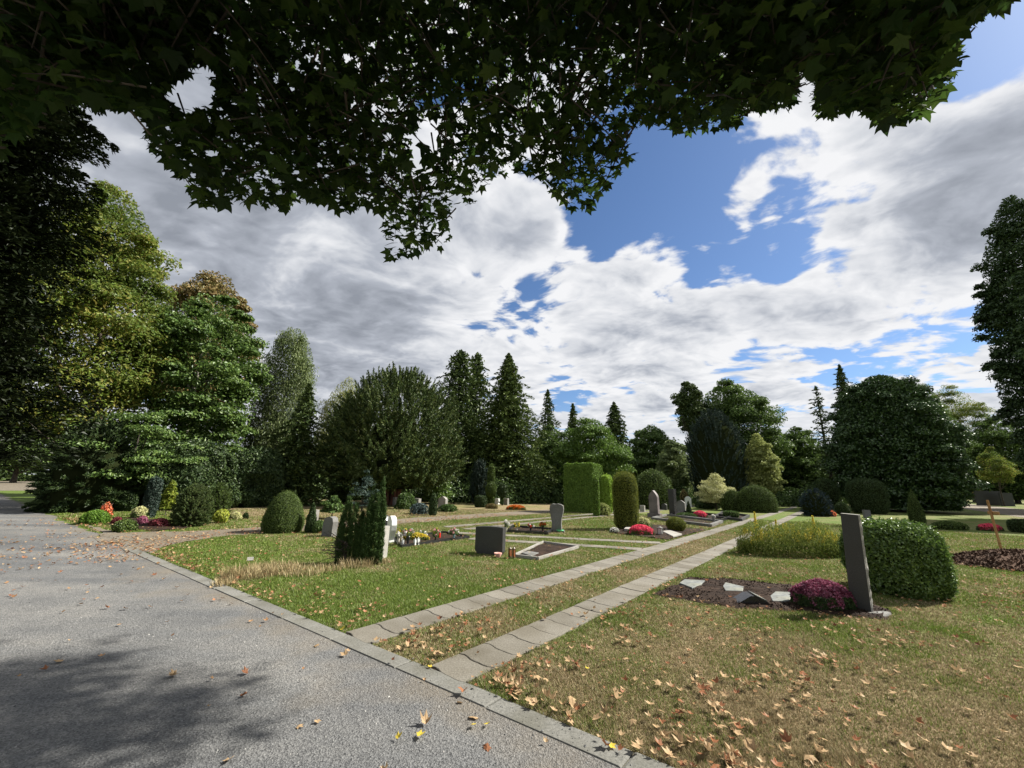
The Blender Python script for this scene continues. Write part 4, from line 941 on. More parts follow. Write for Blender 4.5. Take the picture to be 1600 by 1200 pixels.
# ------------------------------------------------------------------ foreground grave on the right
bed = thing('grave_bed', 'bare soil grave bed before the tall leaning dark stele', 'grave', BED_NEAR.mean(0))
mb = MB(); bc = BED_NEAR.mean(0); rg = ragged(BED_NEAR, .1, 9, .12)-bc; k = len(rg)
rings = []
for f_, z in ((1.03, .004), (.985, .03), (.9, .035), (.75, .04), (.55, .045), (.35, .05), (.15, .05)):
    q = rg*f_; q[:, 2] = z+rng.normal(size=k)*(.007 if f_ < 1 else 0); q[:, :2] += rng.normal(size=(k, 2))*.01; rings.append(q)
V = np.concatenate(rings); F = [[i*k+j, i*k+(j+1) % k, (i+1)*k+(j+1) % k, (i+1)*k+j] for i in range(len(rings)-1) for j in range(k)]
mb.add(V, F, 0, True); mb.add(V[-k:], [list(range(k))])
# crumbs of earth
m = 2600; u = rng.integers(0, k, m); w_ = rng.random(m)**.5*.97; P = rg[u]*w_[:, None]; P[:, 2] = .042; P[:, :2] += rng.normal(size=(m, 2))*.03
leaves(mb, P, rdir(m), rdir(m), rng.uniform(.012, .035, m), rng.uniform(.01, .03, m), .6)
mb.obj('soil', SOIL, bed)
def stele():
    B = gp(1354, 958); r = thing('stele', 'tall leaning dark granite stele with rough hewn right edge', 'gravestone', B+[0, .06, .03], R_(-54))
    H = pt(1340, 803, B[1]+.05)[2]-.03; s = mpp(B); W = .215; T = .11
    bm = bmesh.new(); nz = 26
    lay = []
    for i in range(nz+1):
        t = i/nz; ww = W*(1-.09*t)*1.; j = (.006*rng.normal() if 0 < i < nz else 0)
        lay.append([bm.verts.new(p) for p in ((-ww/2, -T/2, t*H), (ww/2, -T/2+.0, t*H), (ww/2+.012+j, -T/6, t*H), (ww/2+.004-j, T/5, t*H), (ww/2-.01, T/2, t*H), (-ww/2, T/2, t*H))])
    for i in range(nz):
        for j in range(6): bm.faces.new([lay[i][j], lay[i][(j+1) % 6], lay[i+1][(j+1) % 6], lay[i+1][j]])
    bm.faces.new(lay[0][::-1]); bm.faces.new(lay[-1])
    me = bpy.data.meshes.new('slab'); bm.to_mesh(me); bm.free()
    for mt_ in (GRAN_D, GRAN_L): me.materials.append(mt_)
    for p in me.polygons:
        if p.normal.x > .5 or p.normal.z > .8: p.material_index = 1  # paler hewn edge and top; their sunlit brightness is put into the stone colour
    link('slab', me, r).rotation_euler = (0, R_(2.6), 0)
    bm_obj('plinth', extrude([(-.24, -.03), (.26, -.03), (.25, .0), (-.23, .0)], .34, .006), GRAN_M, r, (0, 0, .0))
    return r
stele()
def flat_stone(label, quad, h, mat, name='stepping_stone', tilt=0, group='flat stones on the soil bed'):
    q = np.array([gp(*p) for p in quad]); c = q.mean(0); q = (q-c)[:, :2]
    ar = sum(q[i, 0]*q[(i+1) % len(q), 1]-q[(i+1) % len(q), 0]*q[i, 1] for i in range(len(q)))
    if ar < 0: q = q[::-1]
    bm = bmesh.new(); f = bm.faces.new([bm.verts.new((x, y, 0)) for x, y in q])
    r = bmesh.ops.extrude_face_region(bm, geom=[f]); bmesh.ops.translate(bm, verts=[v for v in r['geom'] if isinstance(v, bmesh.types.BMVert)], vec=(0, 0, h))
    bmesh.ops.recalc_face_normals(bm, faces=bm.faces); bmesh.ops.bevel(bm, geom=bm.edges[:], offset=.006, segments=1, affect='EDGES')
    o = bm_obj(name, bm, mat, None, c+[0, 0, .032]); o.rotation_euler = (tilt, 0, 0)
    return tag(o, label, 'stone', group)
flat_stone('flat pale stone nearest the paved track on the soil bed', [(1062, 917), (1070, 911), (1102, 913), (1096, 919), (1082, 925)], .03, SLATE)
flat_stone('pale chipped flat stone second along the soil bed', [(1130, 922), (1134, 916), (1163, 923), (1161, 930), (1134, 929)], .03, SLATE)
flat_stone('pale flat stone touching the purple heather', [(1204, 938), (1212, 931), (1240, 932), (1234, 946), (1208, 946)], .03, SLATE)
q = gp(1172, 944); bk = thing('memorial_stone', 'low wedge shaped dark stone with pale slanted top on the soil bed', 'stone', q+[0, 0, .03], R_(-8))
bm_obj('wedge', extrude([(-.2, 0), (.2, 0), (.19, .04), (.03, .105), (-.03, .1)], .26, .006), GRAN_DP, bk)
bm_obj('face', extrude([(.0, 0), (.16, 0), (.16, .012), (0, .012)], .24, .003), SLATE, bk, (.03, 0, .112)).rotation_euler = (0, R_(25), 0)
mound('heather', 'purple heather mound in front of the tall dark stele', 'heather', 1285, 955, 906, 104, LM['mauve'], 11000, .032, LM['yewd'], ell=.6, rough=.16, off=.5)
bush('round_hedge', 'large glossy leaved rounded hedge behind the tall dark stele', 'hedge', 1398, 937, 814, 166, LM['laurel'], prof=[(0, .78), (.12, .93), (.35, 1.), (.6, 1.), (.8, .93), (.92, .78), (.98, .5), (1, .06)], n=26000, leaf=.048, asp=.6, rough=.07, off=1.)
# goldenrod patch left of it
P, H, R = measure(1235, 872, 822, 196, .45)
gr = thing('goldenrod', 'yellow tipped goldenrod patch beyond the paved track', 'flower bed', P)
mb = MB(); m = 9000; a = rng.uniform(0, 6.28, m); q = np.sqrt(rng.random(m)); e = .42
P1 = np.stack([R*q*np.cos(a), R*e*q*np.sin(a), 0*a], 1); hh = H*(.5+.5*np.sqrt(1-q**2*.8))*rng.uniform(.3, 1.05, m)*(.7+.6*noise2(P1[:, 0], P1[:, 1], .5, 2)); P1[:, 2] = hh
leaves(mb, P1, rdir(m)+[0, 0, .4], rdir(m)*.6+[0, 0, 1], .055*rng.uniform(.6, 1.3, m), .018)
m = 6000; a = rng.uniform(0, 6.28, m); P1 = np.stack([R*np.cos(a), R*e*np.sin(a), H*.5*rng.random(m)], 1)*rng.uniform(.8, 1.02, (m, 1))
leaves(mb, P1, rdir(m), rdir(m), .05, .028); mb.obj('foliage', leafmat('goldenrod_leaf', [(.05, .08, .015), (.1, .14, .025), (.16, .2, .04), (.22, .24, .06)], .3, .03), gr)
mb = MB()
for k in range(130):
    a = rng.uniform(0, 6.28); q = math.sqrt(rng.random())*.95; x, y = R*q*math.cos(a), R*e*q*math.sin(a)
    if noise2(x, y, .45, 12) < .36: continue
    h = H*rng.uniform(.75, 1.15)*(1-.25*q*q); n = 60; s = rng.random(n)
    P1 = np.stack([x+rng.normal(size=n)*.022*(1.2-s), y+rng.normal(size=n)*.022*(1.2-s), h-.02-.20*(1-s)*rng.uniform(.6, 1)], 1); leaves(mb, P1, rdir(n), rdir(n)+[0, 0, .6], .028, .016)
mb.obj('blossoms', leafmat('goldenrod_bloom', [(.3, .26, .04), (.5, .42, .07), (.6, .52, .12)], .3, .02), gr)
for (xx, yb, yt) in ((1186, 862, 800), (1279, 868, 806), (1218, 860, 812)):
    B = gp(xx, yb); B = B+unit(np.array([B[0], B[1], 0]))*.3; h = pt(xx, yt, B[1])[2]; ms = thing('mullein', {1186: 'yellow flower spire at the left of the goldenrod', 1279: 'tallest yellow flower spire near the dark stele', 1218: 'slim yellow flower spire in the middle of the goldenrod'}[xx], 'flower', B)
    mb = MB(); n = 260; s = rng.random(n); leaves(mb, np.stack([rng.normal(size=n)*.022*(1.3-s), rng.normal(size=n)*.022*(1.3-s), h*(.55+.45*s)], 1), rdir(n), rdir(n), .035, .025); mb.obj('blossoms', LM['yellow'], ms)
    mb = MB(); tube(mb, [[0, 0, 0], [0, 0, h]], [.008, .004], 5); mb.obj('stem', LM['low'], ms)
# far right: cross, dug soil
B = gp(1567, 868); H = pt(1538, 781, B[1])[2]
cr = thing('wooden_cross', 'plain light wooden grave cross stuck in the dug soil', 'cross', B, R_(62))
bm_obj('post', extrude([(-.035, -.15), (.035, -.15), (.035, H), (-.035, H)], .035, .003), WOOD, cr).rotation_euler = (0, R_(2), 0)
bm_obj('crossbar', extrude([(-.26, -.04), (.26, -.04), (.26, .04), (-.26, .04)], .03, .003), WOOD, cr, (0, -.034, H*.76))
B = gp(1608, 884); sm = thing('soil_heap', 'low heap of freshly dug brown soil under the wooden cross', 'soil heap', B)
mb = MB(); nn = 46; U, V_ = np.meshgrid(np.linspace(-1, 1, nn), np.linspace(-1, 1, nn)); r2 = U**2+V_**2
Z = .3*np.clip(1-r2, 0, 1)**1.1+(.05*(noise2(U, V_, .16, 4)-.5)+.05*(noise2(U, V_, .07, 6)-.5))*(r2 < .95)*np.clip(1.1-r2, 0, 1)-.01*(r2 >= .95)
i = np.arange((nn-1)*nn).reshape(nn-1, nn)[:, :-1].ravel(); mb.add(np.stack([U*1.7, V_*1.15, Z], -1).reshape(-1, 3), np.stack([i, i+1, i+1+nn, i+nn], 1), 0, False)
m = 3500; a = rng.uniform(0, 6.28, m); q = np.sqrt(rng.random(m))*1.06; u, v = q*np.cos(a), q*np.sin(a)
leaves(mb, np.stack([u*1.7, v*1.15, .3*np.clip(1-q*q, 0, 1)**1.1+.02], 1), rdir(m), rdir(m), rng.uniform(.03, .1, m), rng.uniform(.02, .06, m), .7)
mb.obj('soil', SOIL_RED, sm)
for x_, w_, yb, yt, lb in ((1545, 36, 790, 767, 'wide dark headstone on the far right lawn behind the wooden cross'), (1573, 17, 791, 770, 'narrow dark headstone right of the wide dark one on the far lawn')):
    stone(lb, x_, yb, yt, w_, .16, 'flat', GRAN_D, rot=R_(-10), base=(.03, .1), group='twin dark headstones on the far right lawn')
stone('small grey square post between the tall stele and the round hedge', 1355, 818, 796, 9, .16, 'flat', GRAN_M, rot=R_(-12), name='grave_post')
bush('cone_topiary', 'clipped narrow cone yew leaning beyond the round hedge', 'topiary', 1429, 822, 764, 28, LM['yewt'], prof=[(0, .8), (.15, 1.), (.4, .92), (.65, .62), (.85, .32), (1, .04)], n=7000, leaf=.04)
bush('ground_cover', 'low dark green ground cover row beside the red heather', 'plants', 1483, 828, 814, 74, LM['yewt'], n=3000, leaf=.06, ell=.5, rough=.15, off=.4)
mound('heather', 'red heather patch on the far right lawn beyond the cross', 'heather', 1546, 830, 818, 50, LM['pink'], 2500, .05, LM['yewd'], ell=.6)
bush('far_hedge', 'long dark hedge behind the twin headstones on the far right', 'hedge', 1590, 781, 742, 110, LM['yewd'], prof=COL, n=9000, leaf=.4, off=.3, ell=.3)
bush('box_hedge', 'dark low box hedge cut by the right edge', 'hedge', 1600, 833, 811, 62, LM['yewd'], prof=COL, n=4000, leaf=.05, ell=.8)
bush('hedge_block', 'tall dark clipped hedge before the giant holly', 'hedge', 1354, 803, 748, 66, LM['yewd'], prof=COL, n=14000, leaf=.075)
bush('ball_shrub', 'small dark ball shrub between blue spruce and hedge block', 'shrub', 1316, 806, 784, 26, LM['yewd'], prof=BALL, n=3500, leaf=.06)
bush('blue_spruce', 'squat blue-grey dwarf spruce at the end of the right track', 'shrub', 1274, 807, 765, 52, LM['blued'], prof=DOME, n=420, style='plumes', per=36, leaf=.1, up=.3, plen=.16, core_s=.85)
bush('dark_shrub', 'dark shrub with a lit right rim behind the dwarf blue spruce', 'shrub', 1290, 796, 745, 50, LM['yewd'], prof=BALL, n=7000, leaf=.09, rough=.2)
mound('flower_patch', 'small rusty flower patch at the foot of the dwarf blue spruce', 'flower bed', 1296, 807, 797, 22, LM['coral'], 500, .08)
# ------------------------------------------------------------------ middle: hedges
bush('half_dome_hedge', 'long smooth half dome hedge left of the paved tracks end', 'hedge', 1181, 801, 757, 66, LM['yewt'], prof=[(0, .95), (.2, 1.), (.45, .96), (.7, .8), (.88, .52), (1, .05)], n=15000, leaf=.06, asp=.4, rough=.02)
bush('half_dome_hedge', 'lower lobe of clipped hedge behind the cream shrub tree', 'hedge', 1144, 799, 764, 40, LM['yewt'], prof=DOME, n=6000, leaf=.06, asp=.4)
P, H, R = measure(1117, 797, 743, 57, .6); ct = thing('variegated_tree', 'small creamy leaved tree with a thin trunk', 'tree', P)
broadleaf(ct, H, R, LM['cream'], nclump=34, per=300, leaf=.09, prof=[(.2, .75), (.35, .9), (.5, 1.), (.7, .75), (.85, .5), (1, .2)], cl=.3, r0=.07, flat=.7)
bush('column_yew', 'fat golden topped column yew with a grave at its foot', 'topiary', 977, 829, 736, 41, LM['yewg'], prof=COL, n=22000, leaf=.045, asp=.3, rough=.05)
bush('leafy_hedge', 'bright leafy hedge between the block hedge and the golden column', 'hedge', 946, 802, 742, 24, LM['bright'], prof=COL, n=5000, leaf=.13, asp=.6)
bush('narrow_conifer', 'narrow upright conifer at the right corner of the block hedge', 'shrub', 931, 807, 742, 12, LM['thuja'], prof=COL, n=4000, leaf=.07)
bush('yellow_shrub', 'low yellowish shrub at the foot of the block hedge', 'shrub', 942, 806, 786, 22, LM['pale'], prof=DOME, n=1500, leaf=.09, rough=.2)
bush('round_shrub', 'broad dark green shrub behind the golden column yew', 'shrub', 1020, 796, 733, 66, LM['yewt'], prof=DOME, n=9000, leaf=.11, rough=.12, asp=.4)
def block_hedge():
    B = gp(903, 801); s = mpp(B); c = B+np.array([SX, SY, 0])*.7; H = pt(900, 725, c[1])[2]
    r = thing('block_hedge', 'tall square clipped thuja hedge with a sunlit right side', 'hedge', c, ROT_N)
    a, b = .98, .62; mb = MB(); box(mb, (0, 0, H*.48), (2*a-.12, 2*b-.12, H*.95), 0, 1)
    for ax, sg, n in ((0, 1, 9000), (0, -1, 6000), (1, 1, 6000), (1, -1, 12000), (2, 1, 6000)):
        u, v = rng.uniform(-1, 1, n), rng.uniform(0, 1, n); P = np.zeros((n, 3)); N = np.zeros((n, 3))
        if ax == 0: P[:] = np.stack([np.full(n, a*sg), u*b, v*H], 1)
        elif ax == 1: P[:] = np.stack([u*a, np.full(n, b*sg), v*H], 1)
        else: P[:] = np.stack([u*a, (v*2-1)*b, np.full(n, H)], 1)
        N[:, ax] = sg
        k = np.minimum(1, (a-np.abs(P[:, 0]))/.2+.0); 
        P += N*.05*(noise2(P[:, 0]*3+P[:, 1]*2, P[:, 2]*2.2, .5, 3)-.5)[:, None]*2+rng.normal(size=P.shape)*.025
        P[:, 2] = np.where(P[:, 2] > H*.97, P[:, 2]-.06*((np.abs(P[:, 0])/a)**8+(np.abs(P[:, 1])/b)**8), P[:, 2])
        leaves(mb, P, N+rdir(n)*.75, rdir(n)+[0, 0, .4], .085*rng.uniform(.6, 1.3, n), .05)
    mb.obj('foliage', [LM['thuja'], INNER], r)
block_hedge()
# mid graves right of centre
grave('soil bed with pink flowers around the golden column yew', [(948, 833), (1045, 845), (1108, 828), (985, 817)], 0, 0, SOIL, fill=.05)
mound('begonias', 'bright pink begonia mound at the foot of the golden column yew', 'flower bed', 1001, 838, 820, 40, LM['pink'], 3500, .045, LM['low'], ell=.7)
mound('silver_plant', 'silvery white flowering mound behind the pink begonias', 'plant', 1003, 826, 808, 30, LM['cream'], 1800, .045, LM['low'])
mound('white_flowers', 'small clump of white flowers left of the pink begonias', 'flowers', 960, 833, 824, 15, LM['white'], 300, .04, LM['low'])
bush('ball_yew', 'clipped olive ball yew on the grave beside the left track', 'topiary', 1056, 832, 807, 32, LM['yewg'], prof=BALL, n=6000, leaf=.04, asp=.3, rough=.02)
flat_stone('pale slanted slab leaning left of the pink begonias', [(975, 832), (984, 833), (992, 826), (984, 824)], .1, GRAN_L, 'grave_slab', group=None)
flat_stone('pale flat grave slab in front of the ball yew', [(1036, 834), (1041, 830), (1066, 838), (1052, 842)], .05, GRAN_L, 'grave_slab', group=None)
def lantern(label, x, yb, yt, w, mat, glass):
    B = gp(x, yb); s = mpp(B); W = w*s; H = pt(x, yt, B[1])[2]; r = thing('grave_lantern', label, 'lantern', B+[0, 0, .02], ROT_N)
    mb = MB(); box(mb, (0, 0, H*.06), (W, W, H*.12)); box(mb, (0, 0, H*.8), (W*1.05, W*1.05, H*.08)); lathe(mb, [(W*.5, H*.84), (W*.3, H*.93), (W*.06, H)], 4)
    for a in (-1, 1):
        for b in (-1, 1): box(mb, (a*W*.43, b*W*.43, H*.44), (W*.12, W*.12, H*.64))
    mb.obj('frame', mat, r); mb = MB(); box(mb, (0, 0, H*.44), (W*.72, W*.72, H*.63)); mb.obj('glass', glass, r)
lantern('grey metal lantern right of the pink begonias', 1032, 837, 823, 7, GRAN_M, plain('milky_glass', (.5, .5, .48), .2))
stone('pointed arch headstone on a broad plinth, reddish grey', 1022, 809, 766, 13, .3, 'gothic', GRAN_RG, base=(.1, .22), wscale=1.05)
grave('wide grave with a grey stone frame before the pointed arch headstone', [(1017, 812), (1113, 824), (1131, 817), (1040, 806)], .16, .12, GRAN_M)
vase('small grey urn on the frame of the pointed headstone grave', 1116, 820, 804, 808, 5, LM['white'], GRAN_M, nf=12, fw=5)
stone('slim tall black headstone behind the reddish arch one', 1051, 806, 764, 7, .5, 'flat', GRAN_DP, base=(.05, .05), wscale=1.2)
grave('planted grave with dark kerb before the slim black headstone', [(1045, 807), (1128, 816), (1146, 809), (1068, 801)], .1, .14, GRAN_DP)
bush('ground_cover', 'green ground cover filling the grave of the slim black headstone', 'plants', 1072, 809, 801, 36, LM['low'], n=1800, leaf=.06, ell=.6, off=.4)
mound('begonias', 'pink flowers on the grave of the slim black headstone', 'flower bed', 1094, 809, 798, 21, LM['pink'], 1500, .06, LM['low'])
grave('dark framed grave with clipped green squares beside the left track', [(1115, 810), (1160, 815), (1172, 808), (1128, 802)], .1, .14, GRAN_D)
bush('box_square', 'low clipped green plants on the dark framed grave', 'plants', 1142, 810, 798, 26, LM['low'], n=1500, leaf=.06, prof=COL)
stone('broad grey headstone behind the dwarf cone conifer', 1064, 801, 781, 13, .2, 'arch', GRAN_M, group=None)
bush('dwarf_conifer', 'dwarf dark cone conifer before the broad grey headstone', 'shrub', 1076, 804, 782, 9, LM['yewd'], prof=CONE, n=1500, leaf=.05)
stone('pale small headstone with a rounded top far behind the slim black one', 1075, 792, 775, 9, .2, 'arch', WHITE_ST)
bush('rusty_shrub', 'brownish little shrub over the pale rounded headstone', 'shrub', 1069, 790, 764, 13, LM['rust'], prof=BALL, n=900, leaf=.1, rough=.2)
for i, (x_, yb, yt, w_, mt_, lb) in enumerate(((1004, 800, 789, 7, GRAN_L, 'small pale headstone between golden column and arch headstone'), (1038, 797, 786, 8, GRAN_D, 'small dark headstone right behind the arch headstone'), (1218, 782, 770, 14, GRAN_R, 'far brownish headstone right of the half dome hedge'), (1090, 788, 778, 6, GRAN_L, 'tiny pale headstone behind the cream shrub tree'))):
    stone(lb, x_, yb, yt, w_, .18, 'arch' if i % 2 else 'flat', mt_, group='small headstones in the distance')
# vase shaped stone grave
stone('grey vase shaped headstone standing alone in the middle lawn', 870, 832, 787, 22, .22, 'vase', GRAN_M, rot=R_(-14), base=(.02, .06))
grave('narrow dark kerbed grave with bouquets left of the vase shaped headstone', [(792, 832), (856, 836), (868, 829), (800, 824)], .08, .09, GRAN_DP)
for x_, yt, f_, vm, lb in ((791, 811, 'white', CREAMP, 'white lilies at the left end of the dark kerbed grave'), (807, 815, 'yellow', CREAMP, 'yellow bouquet on the dark kerbed grave'), (829, 815, 'red', BLACKP, 'red and white bouquet in the middle of the dark kerbed grave'), (848, 814, 'orange', BLACKP, 'orange red bouquet next to the vase shaped headstone')):
    vase(lb, x_, 832, yt, 824, 4, LM[f_], vm, fw=11, nf=50, fl2=LM['white'] if f_ == 'red' else None)
B = gp(875, 832); gb = thing('watering_bowl', 'bright green plastic bowl on the grass by the vase shaped headstone', 'bowl', B); mb = MB(); lathe(mb, [(.05, 0), (.11, .04), (.13, .09), (.125, .09), (.1, .045), (.02, .02)], 16); mb.obj('bowl', GREENP, gb)
# near dark headstone
B = gp(768, 866); hs = stone('broad dark grey headstone seen from behind, with tapered foot', 766, 867, 820, 46, .17, 'sweep', GRAN_D, rot=R_(-24), wscale=1.05, base=None)
grave('empty grave with pale stone edging beside the broad dark headstone', [(801, 871), (842, 876), (905, 857), (848, 849)], .05, .07, GRAN_L, fill=.03)
flat_stone('thin dark slab lying on the pale edged grave', [(815, 868), (830, 873), (842, 868), (826, 865)], .03, GRAN_M, 'grave_slab', group=None)
lantern('left bronze lantern of the pair beside the broad dark headstone', 797, 872, 856, 4.5, BRONZE, plain('amber_glass', (.3, .1, .04), .2))
lantern('right bronze lantern of the pair beside the broad dark headstone', 803, 873, 856, 4, BRONZE, MATS['amber_glass'])
B = gp(778, 871); gb = thing('flower_bowl', 'small pink pottery bowl at the foot of the broad dark headstone', 'bowl', B); mb = MB(); lathe(mb, [(.05, 0), (.055, .02), (.09, .09), (.085, .095), (.07, .06), (.02, .03)], 16); mb.obj('bowl', PINKP, gb)
# flower grave with the white curved stone
stone('white curved headstone with a glossy scooped right edge', 612, 848, 804, 19, .14, 'curl', WHITE_ST, rot=R_(-60), wscale=1.5)
stone('dark headstone half hidden left of the white curved one', 600, 843, 803, 14, .16, 'arch', GRAN_DP, rot=R_(-40))
grave('dark kerbed grave crowded with bouquets beside the white curved headstone', [(627, 856), (734, 841), (694, 833), (612, 843)], .08, .07, GRAN_DP)
mound('yellow_pansies', 'band of yellow pansies on the crowded grave', 'flower bed', 646, 846, 832, 50, LM['yellow'], 2200, .035, LM['low'], ell=.35, off=.3)
for x_, yb, yt, yv, w_, f_, vm, lb, fw, f2 in (
    (637, 852, 819, 838, 6, 'rose', BLACKP, 'biggest pink bouquet in a black vase on the crowded grave', 24, 'white'), (627, 846, 822, 838, 4, 'yellow', CREAMP, 'pale yellow bouquet close to the white curved headstone', 15, 'white'),
    (622, 851, 832, 839, 5, 'white', CREAMP, 'white vase with white flowers at the foot of the white headstone', 8, None), (660, 843, 826, 838, 4, 'white', BLACKP, 'dark leafy bouquet behind the yellow pansies', 14, None),
    (680, 848, 823, 840, 4, 'rose', BLACKP, 'pink roses in a slim black vase right of the yellow pansies', 12, 'lime'), (709, 844, 822, 836, 4, 'white', BLUEP, 'white lilies in a pale blue vase at the end of the crowded grave', 17, 'rose')):
    vase(lb, x_, yb, yt, yv, w_, LM[f_], vm, fw=fw, nf=80, fl2=LM[f2] if f2 else None)
def figurine(label, x, yb, yt, w, mat):
    B = gp(x, yb); s = mpp(B); H = pt(x, yt, B[1])[2]; R = w*s/2; r = thing('figurine', label, 'figurine', B+[0, 0, .02], 0)
    mb = MB(); lathe(mb, [(R, 0), (R*.95, H*.1), (R*.6, H*.35), (R*.75, H*.6), (R*.3, H*.74), (R*.45, H*.86), (R*.05, H)], 12); mb.obj('body', mat, r)
    mb = MB()
    for sg in (-1, 1): box(mb, (sg*R*.9, R*.4, H*.55), (R*.9, R*.25, H*.45), sg*.4)
    mb.obj('wings', mat, r)
figurine('small white angel figurine left in front of the yellow pansies', 648, 853, 842, 4, WHITE_ST); figurine('small white angel figurine right in front of the yellow pansies', 653, 852, 840, 4, WHITE_ST); figurine('narrow white figurine beside the black vase', 629, 853, 842, 3, WHITE_ST)
B = gp(686, 842); cd_ = thing('grave_candle', 'red plastic grave candle behind the pink roses', 'candle', B+[0, 0, .02]); mb = MB(); lathe(mb, [(.035, 0), (.04, .12), (.035, .15)], 12); mb.obj('cup', REDGL, cd_); mb = MB(); lathe(mb, [(.042, .15), (.042, .165), (.01, .19)], 12); mb.obj('lid', BRONZE, cd_)
stone('thin upright pale granite headstone right of the split yew bush', 598, 875, 820, 8, .3, 'flat', GRAN_L, rot=R_(-10), wscale=1.1)
stone('rounded grey headstone left of the split yew bush', 516, 839, 805, 20, .2, 'rough', GRAN_M, rot=R_(-25), wscale=1.1)
stone('little pale headstone behind the dark cone bush', 493, 824, 795, 9, .12, 'flat', GRAN_L)
# ------------------------------------------------------------------ yews and shrubs left of centre
YP = [(0, .7), (.12, .92), (.4, 1.), (.7, .82), (.9, .5), (1, .1)]
P, H, R = measure(561, 884, 772, 62, .6)
yc = thing('split_yew', 'columnar dark yew bush split into several upright spires', 'shrub', P)
def column(mb, c, H, R, n=300, per=46, mat_=0):
    P0, N0, t, a = surf_points(n, YP, H, R, .08); P0 = P0*np.concatenate([np.ones((n, 2))*(1-.4*rng.random((n, 1))**2), np.ones((n, 1))], 1)
    d = unit(N0*.45+[0, 0, 1]+rdir(n)*.18); Ls = .085*rng.uniform(.6, 1.4, n); i = np.repeat(np.arange(n), per); s = rng.random(n*per)
    Q = P0[i]+d[i]*((s-.6)*Ls[i])[:, None]; off = rdir(n*per); Q += off*.018; Q[:, 2] = np.maximum(Q[:, 2], .02)
    leaves(mb, Q+c, rdir(n*per), d[i]+off*.9, .026*rng.uniform(.7, 1.3, n*per), .009)
mb = MB()
for (x_, yt, w_, dy) in ((538, 774, 19, 0), (551, 784, 17, -.06), (576, 756, 15, .05), (590, 742, 13, .1), (531, 798, 13, -.1), (584, 768, 15, -.08), (572, 780, 15, -.12), (562, 797, 14, .02), (563, 815, 14, -.08), (594, 776, 12, -.03)):
    Q = pt(x_, 850, P[1]+dy); h = pt(x_, yt, P[1]+dy)[2]; Q[2] = 0; column(mb, Q-P, h, w_*mpp(P)/2*.84)
mb.obj('foliage', leafmat('needle_yew_upright', [(.014, .03, .009), (.03, .055, .015), (.05, .08, .022)], .1, .03), yc)
mb = MB()
for k in range(46):
    a = rng.uniform(2.2, 5.2); L_ = rng.uniform(.15, .5); b = np.array([-.22+rng.normal()*.08, -.12, rng.uniform(.05, .45)]); e = b+np.array([math.cos(a)*L_, math.sin(a)*L_*.6, rng.uniform(-.1, .22)])
    tube(mb, [b, (b+e)/2+rng.normal(size=3)*.03, e], [.008, .005, .002], 4)
for k in range(7): tube(mb, [[-.2+k*.07, 0, -.05], [-.22+k*.075, 0, .5]], [.03, .015], 6)
mb.obj('stem', BARK, yc)
bush('blue_juniper', 'loose blue-grey juniper sprig behind the split yew bush', 'shrub', 568, 800, 737, 42, leafmat('juniper_blue', [(.018, .035, .03), (.04, .065, .055), (.07, .1, .085)], .15, .03), prof=ROUND, style='leafy', n=0, fill=0, nclump=24, per=60, leaf=.1, asp=.3, cl=.35)
bush('egg_topiary', 'big egg shaped clipped yew by the side path', 'topiary', 445, 834, 766, 66, LM['yewt'], prof=[(0, .9), (.15, 1.), (.35, .97), (.6, .82), (.8, .58), (.93, .33), (1, .05)], n=30000, leaf=.035, asp=.3, rough=.02)
bush('cone_bush', 'dark ragged cone bush right of the egg shaped yew', 'shrub', 487, 833, 785, 18, LM['yewd'], prof=CONE, n=4500, leaf=.05, rough=.15)
bush('small_shrub', 'small light green shrub before the dark cone bush', 'shrub', 498, 834, 812, 20, LM['low'], prof=BALL, n=1800, leaf=.04, rough=.2)
bush('leafy_shrub', 'loose leafy shrub between egg yew and split yew, across the path', 'shrub', 520, 812, 776, 36, LM['low'], prof=ROUND, style='leafy', n=0, nclump=22, per=110, leaf=.1, cl=.32)
bush('round_juniper', 'big round dark juniper at the corner of the side path', 'shrub', 303, 824, 757, 62, LM['yew'], prof=[(0, .8), (.15, .97), (.4, 1.), (.65, .88), (.85, .6), (1, .12)], style='plumes', n=900, per=40, leaf=.06, up=.5, plen=.13, core_s=.8)
bush('round_juniper', 'lighter olive juniper right behind the big dark one', 'shrub', 341, 814, 756, 42, LM['yewt'], prof=DOME, style='plumes', n=500, per=36, leaf=.07, up=.6, plen=.14, core_s=.8)
bush('leafy_shrub', 'bright light green shrub at the right foot of the junipers', 'shrub', 346, 818, 795, 24, LM['lime'], prof=BALL, n=1500, leaf=.06, rough=.2)
mound('green_mound', 'fresh green cushion plant at the corner of the gravel path', 'plant', 149, 820, 797, 48, leafmat('cushion', [(.06, .13, .015), (.1, .19, .025), (.13, .22, .035)], .2, .03), 5000, .05, rough=.15, part='foliage')
P, H, R = measure(166, 811, 783, 24, .6); cs_ = thing('coral_shrub', 'thin coral red shrub behind the fresh green cushion plant', 'shrub', P)
mb = MB(); m = 420; D = rdir(m); D[:, 2] = abs(D[:, 2]); leaves(mb, D*[R, R, H]*rng.random((m, 1))**.5, rdir(m), rdir(m), .09, .05); mb.obj('foliage', LM['coral'], cs_)
mb = MB(); [tube(mb, [[0, 0, 0], [R*math.cos(k)*.7, R*math.sin(k)*.7, H*.9]], [.02, .006], 4) for k in range(7)]; mb.obj('stem', BARK, cs_)
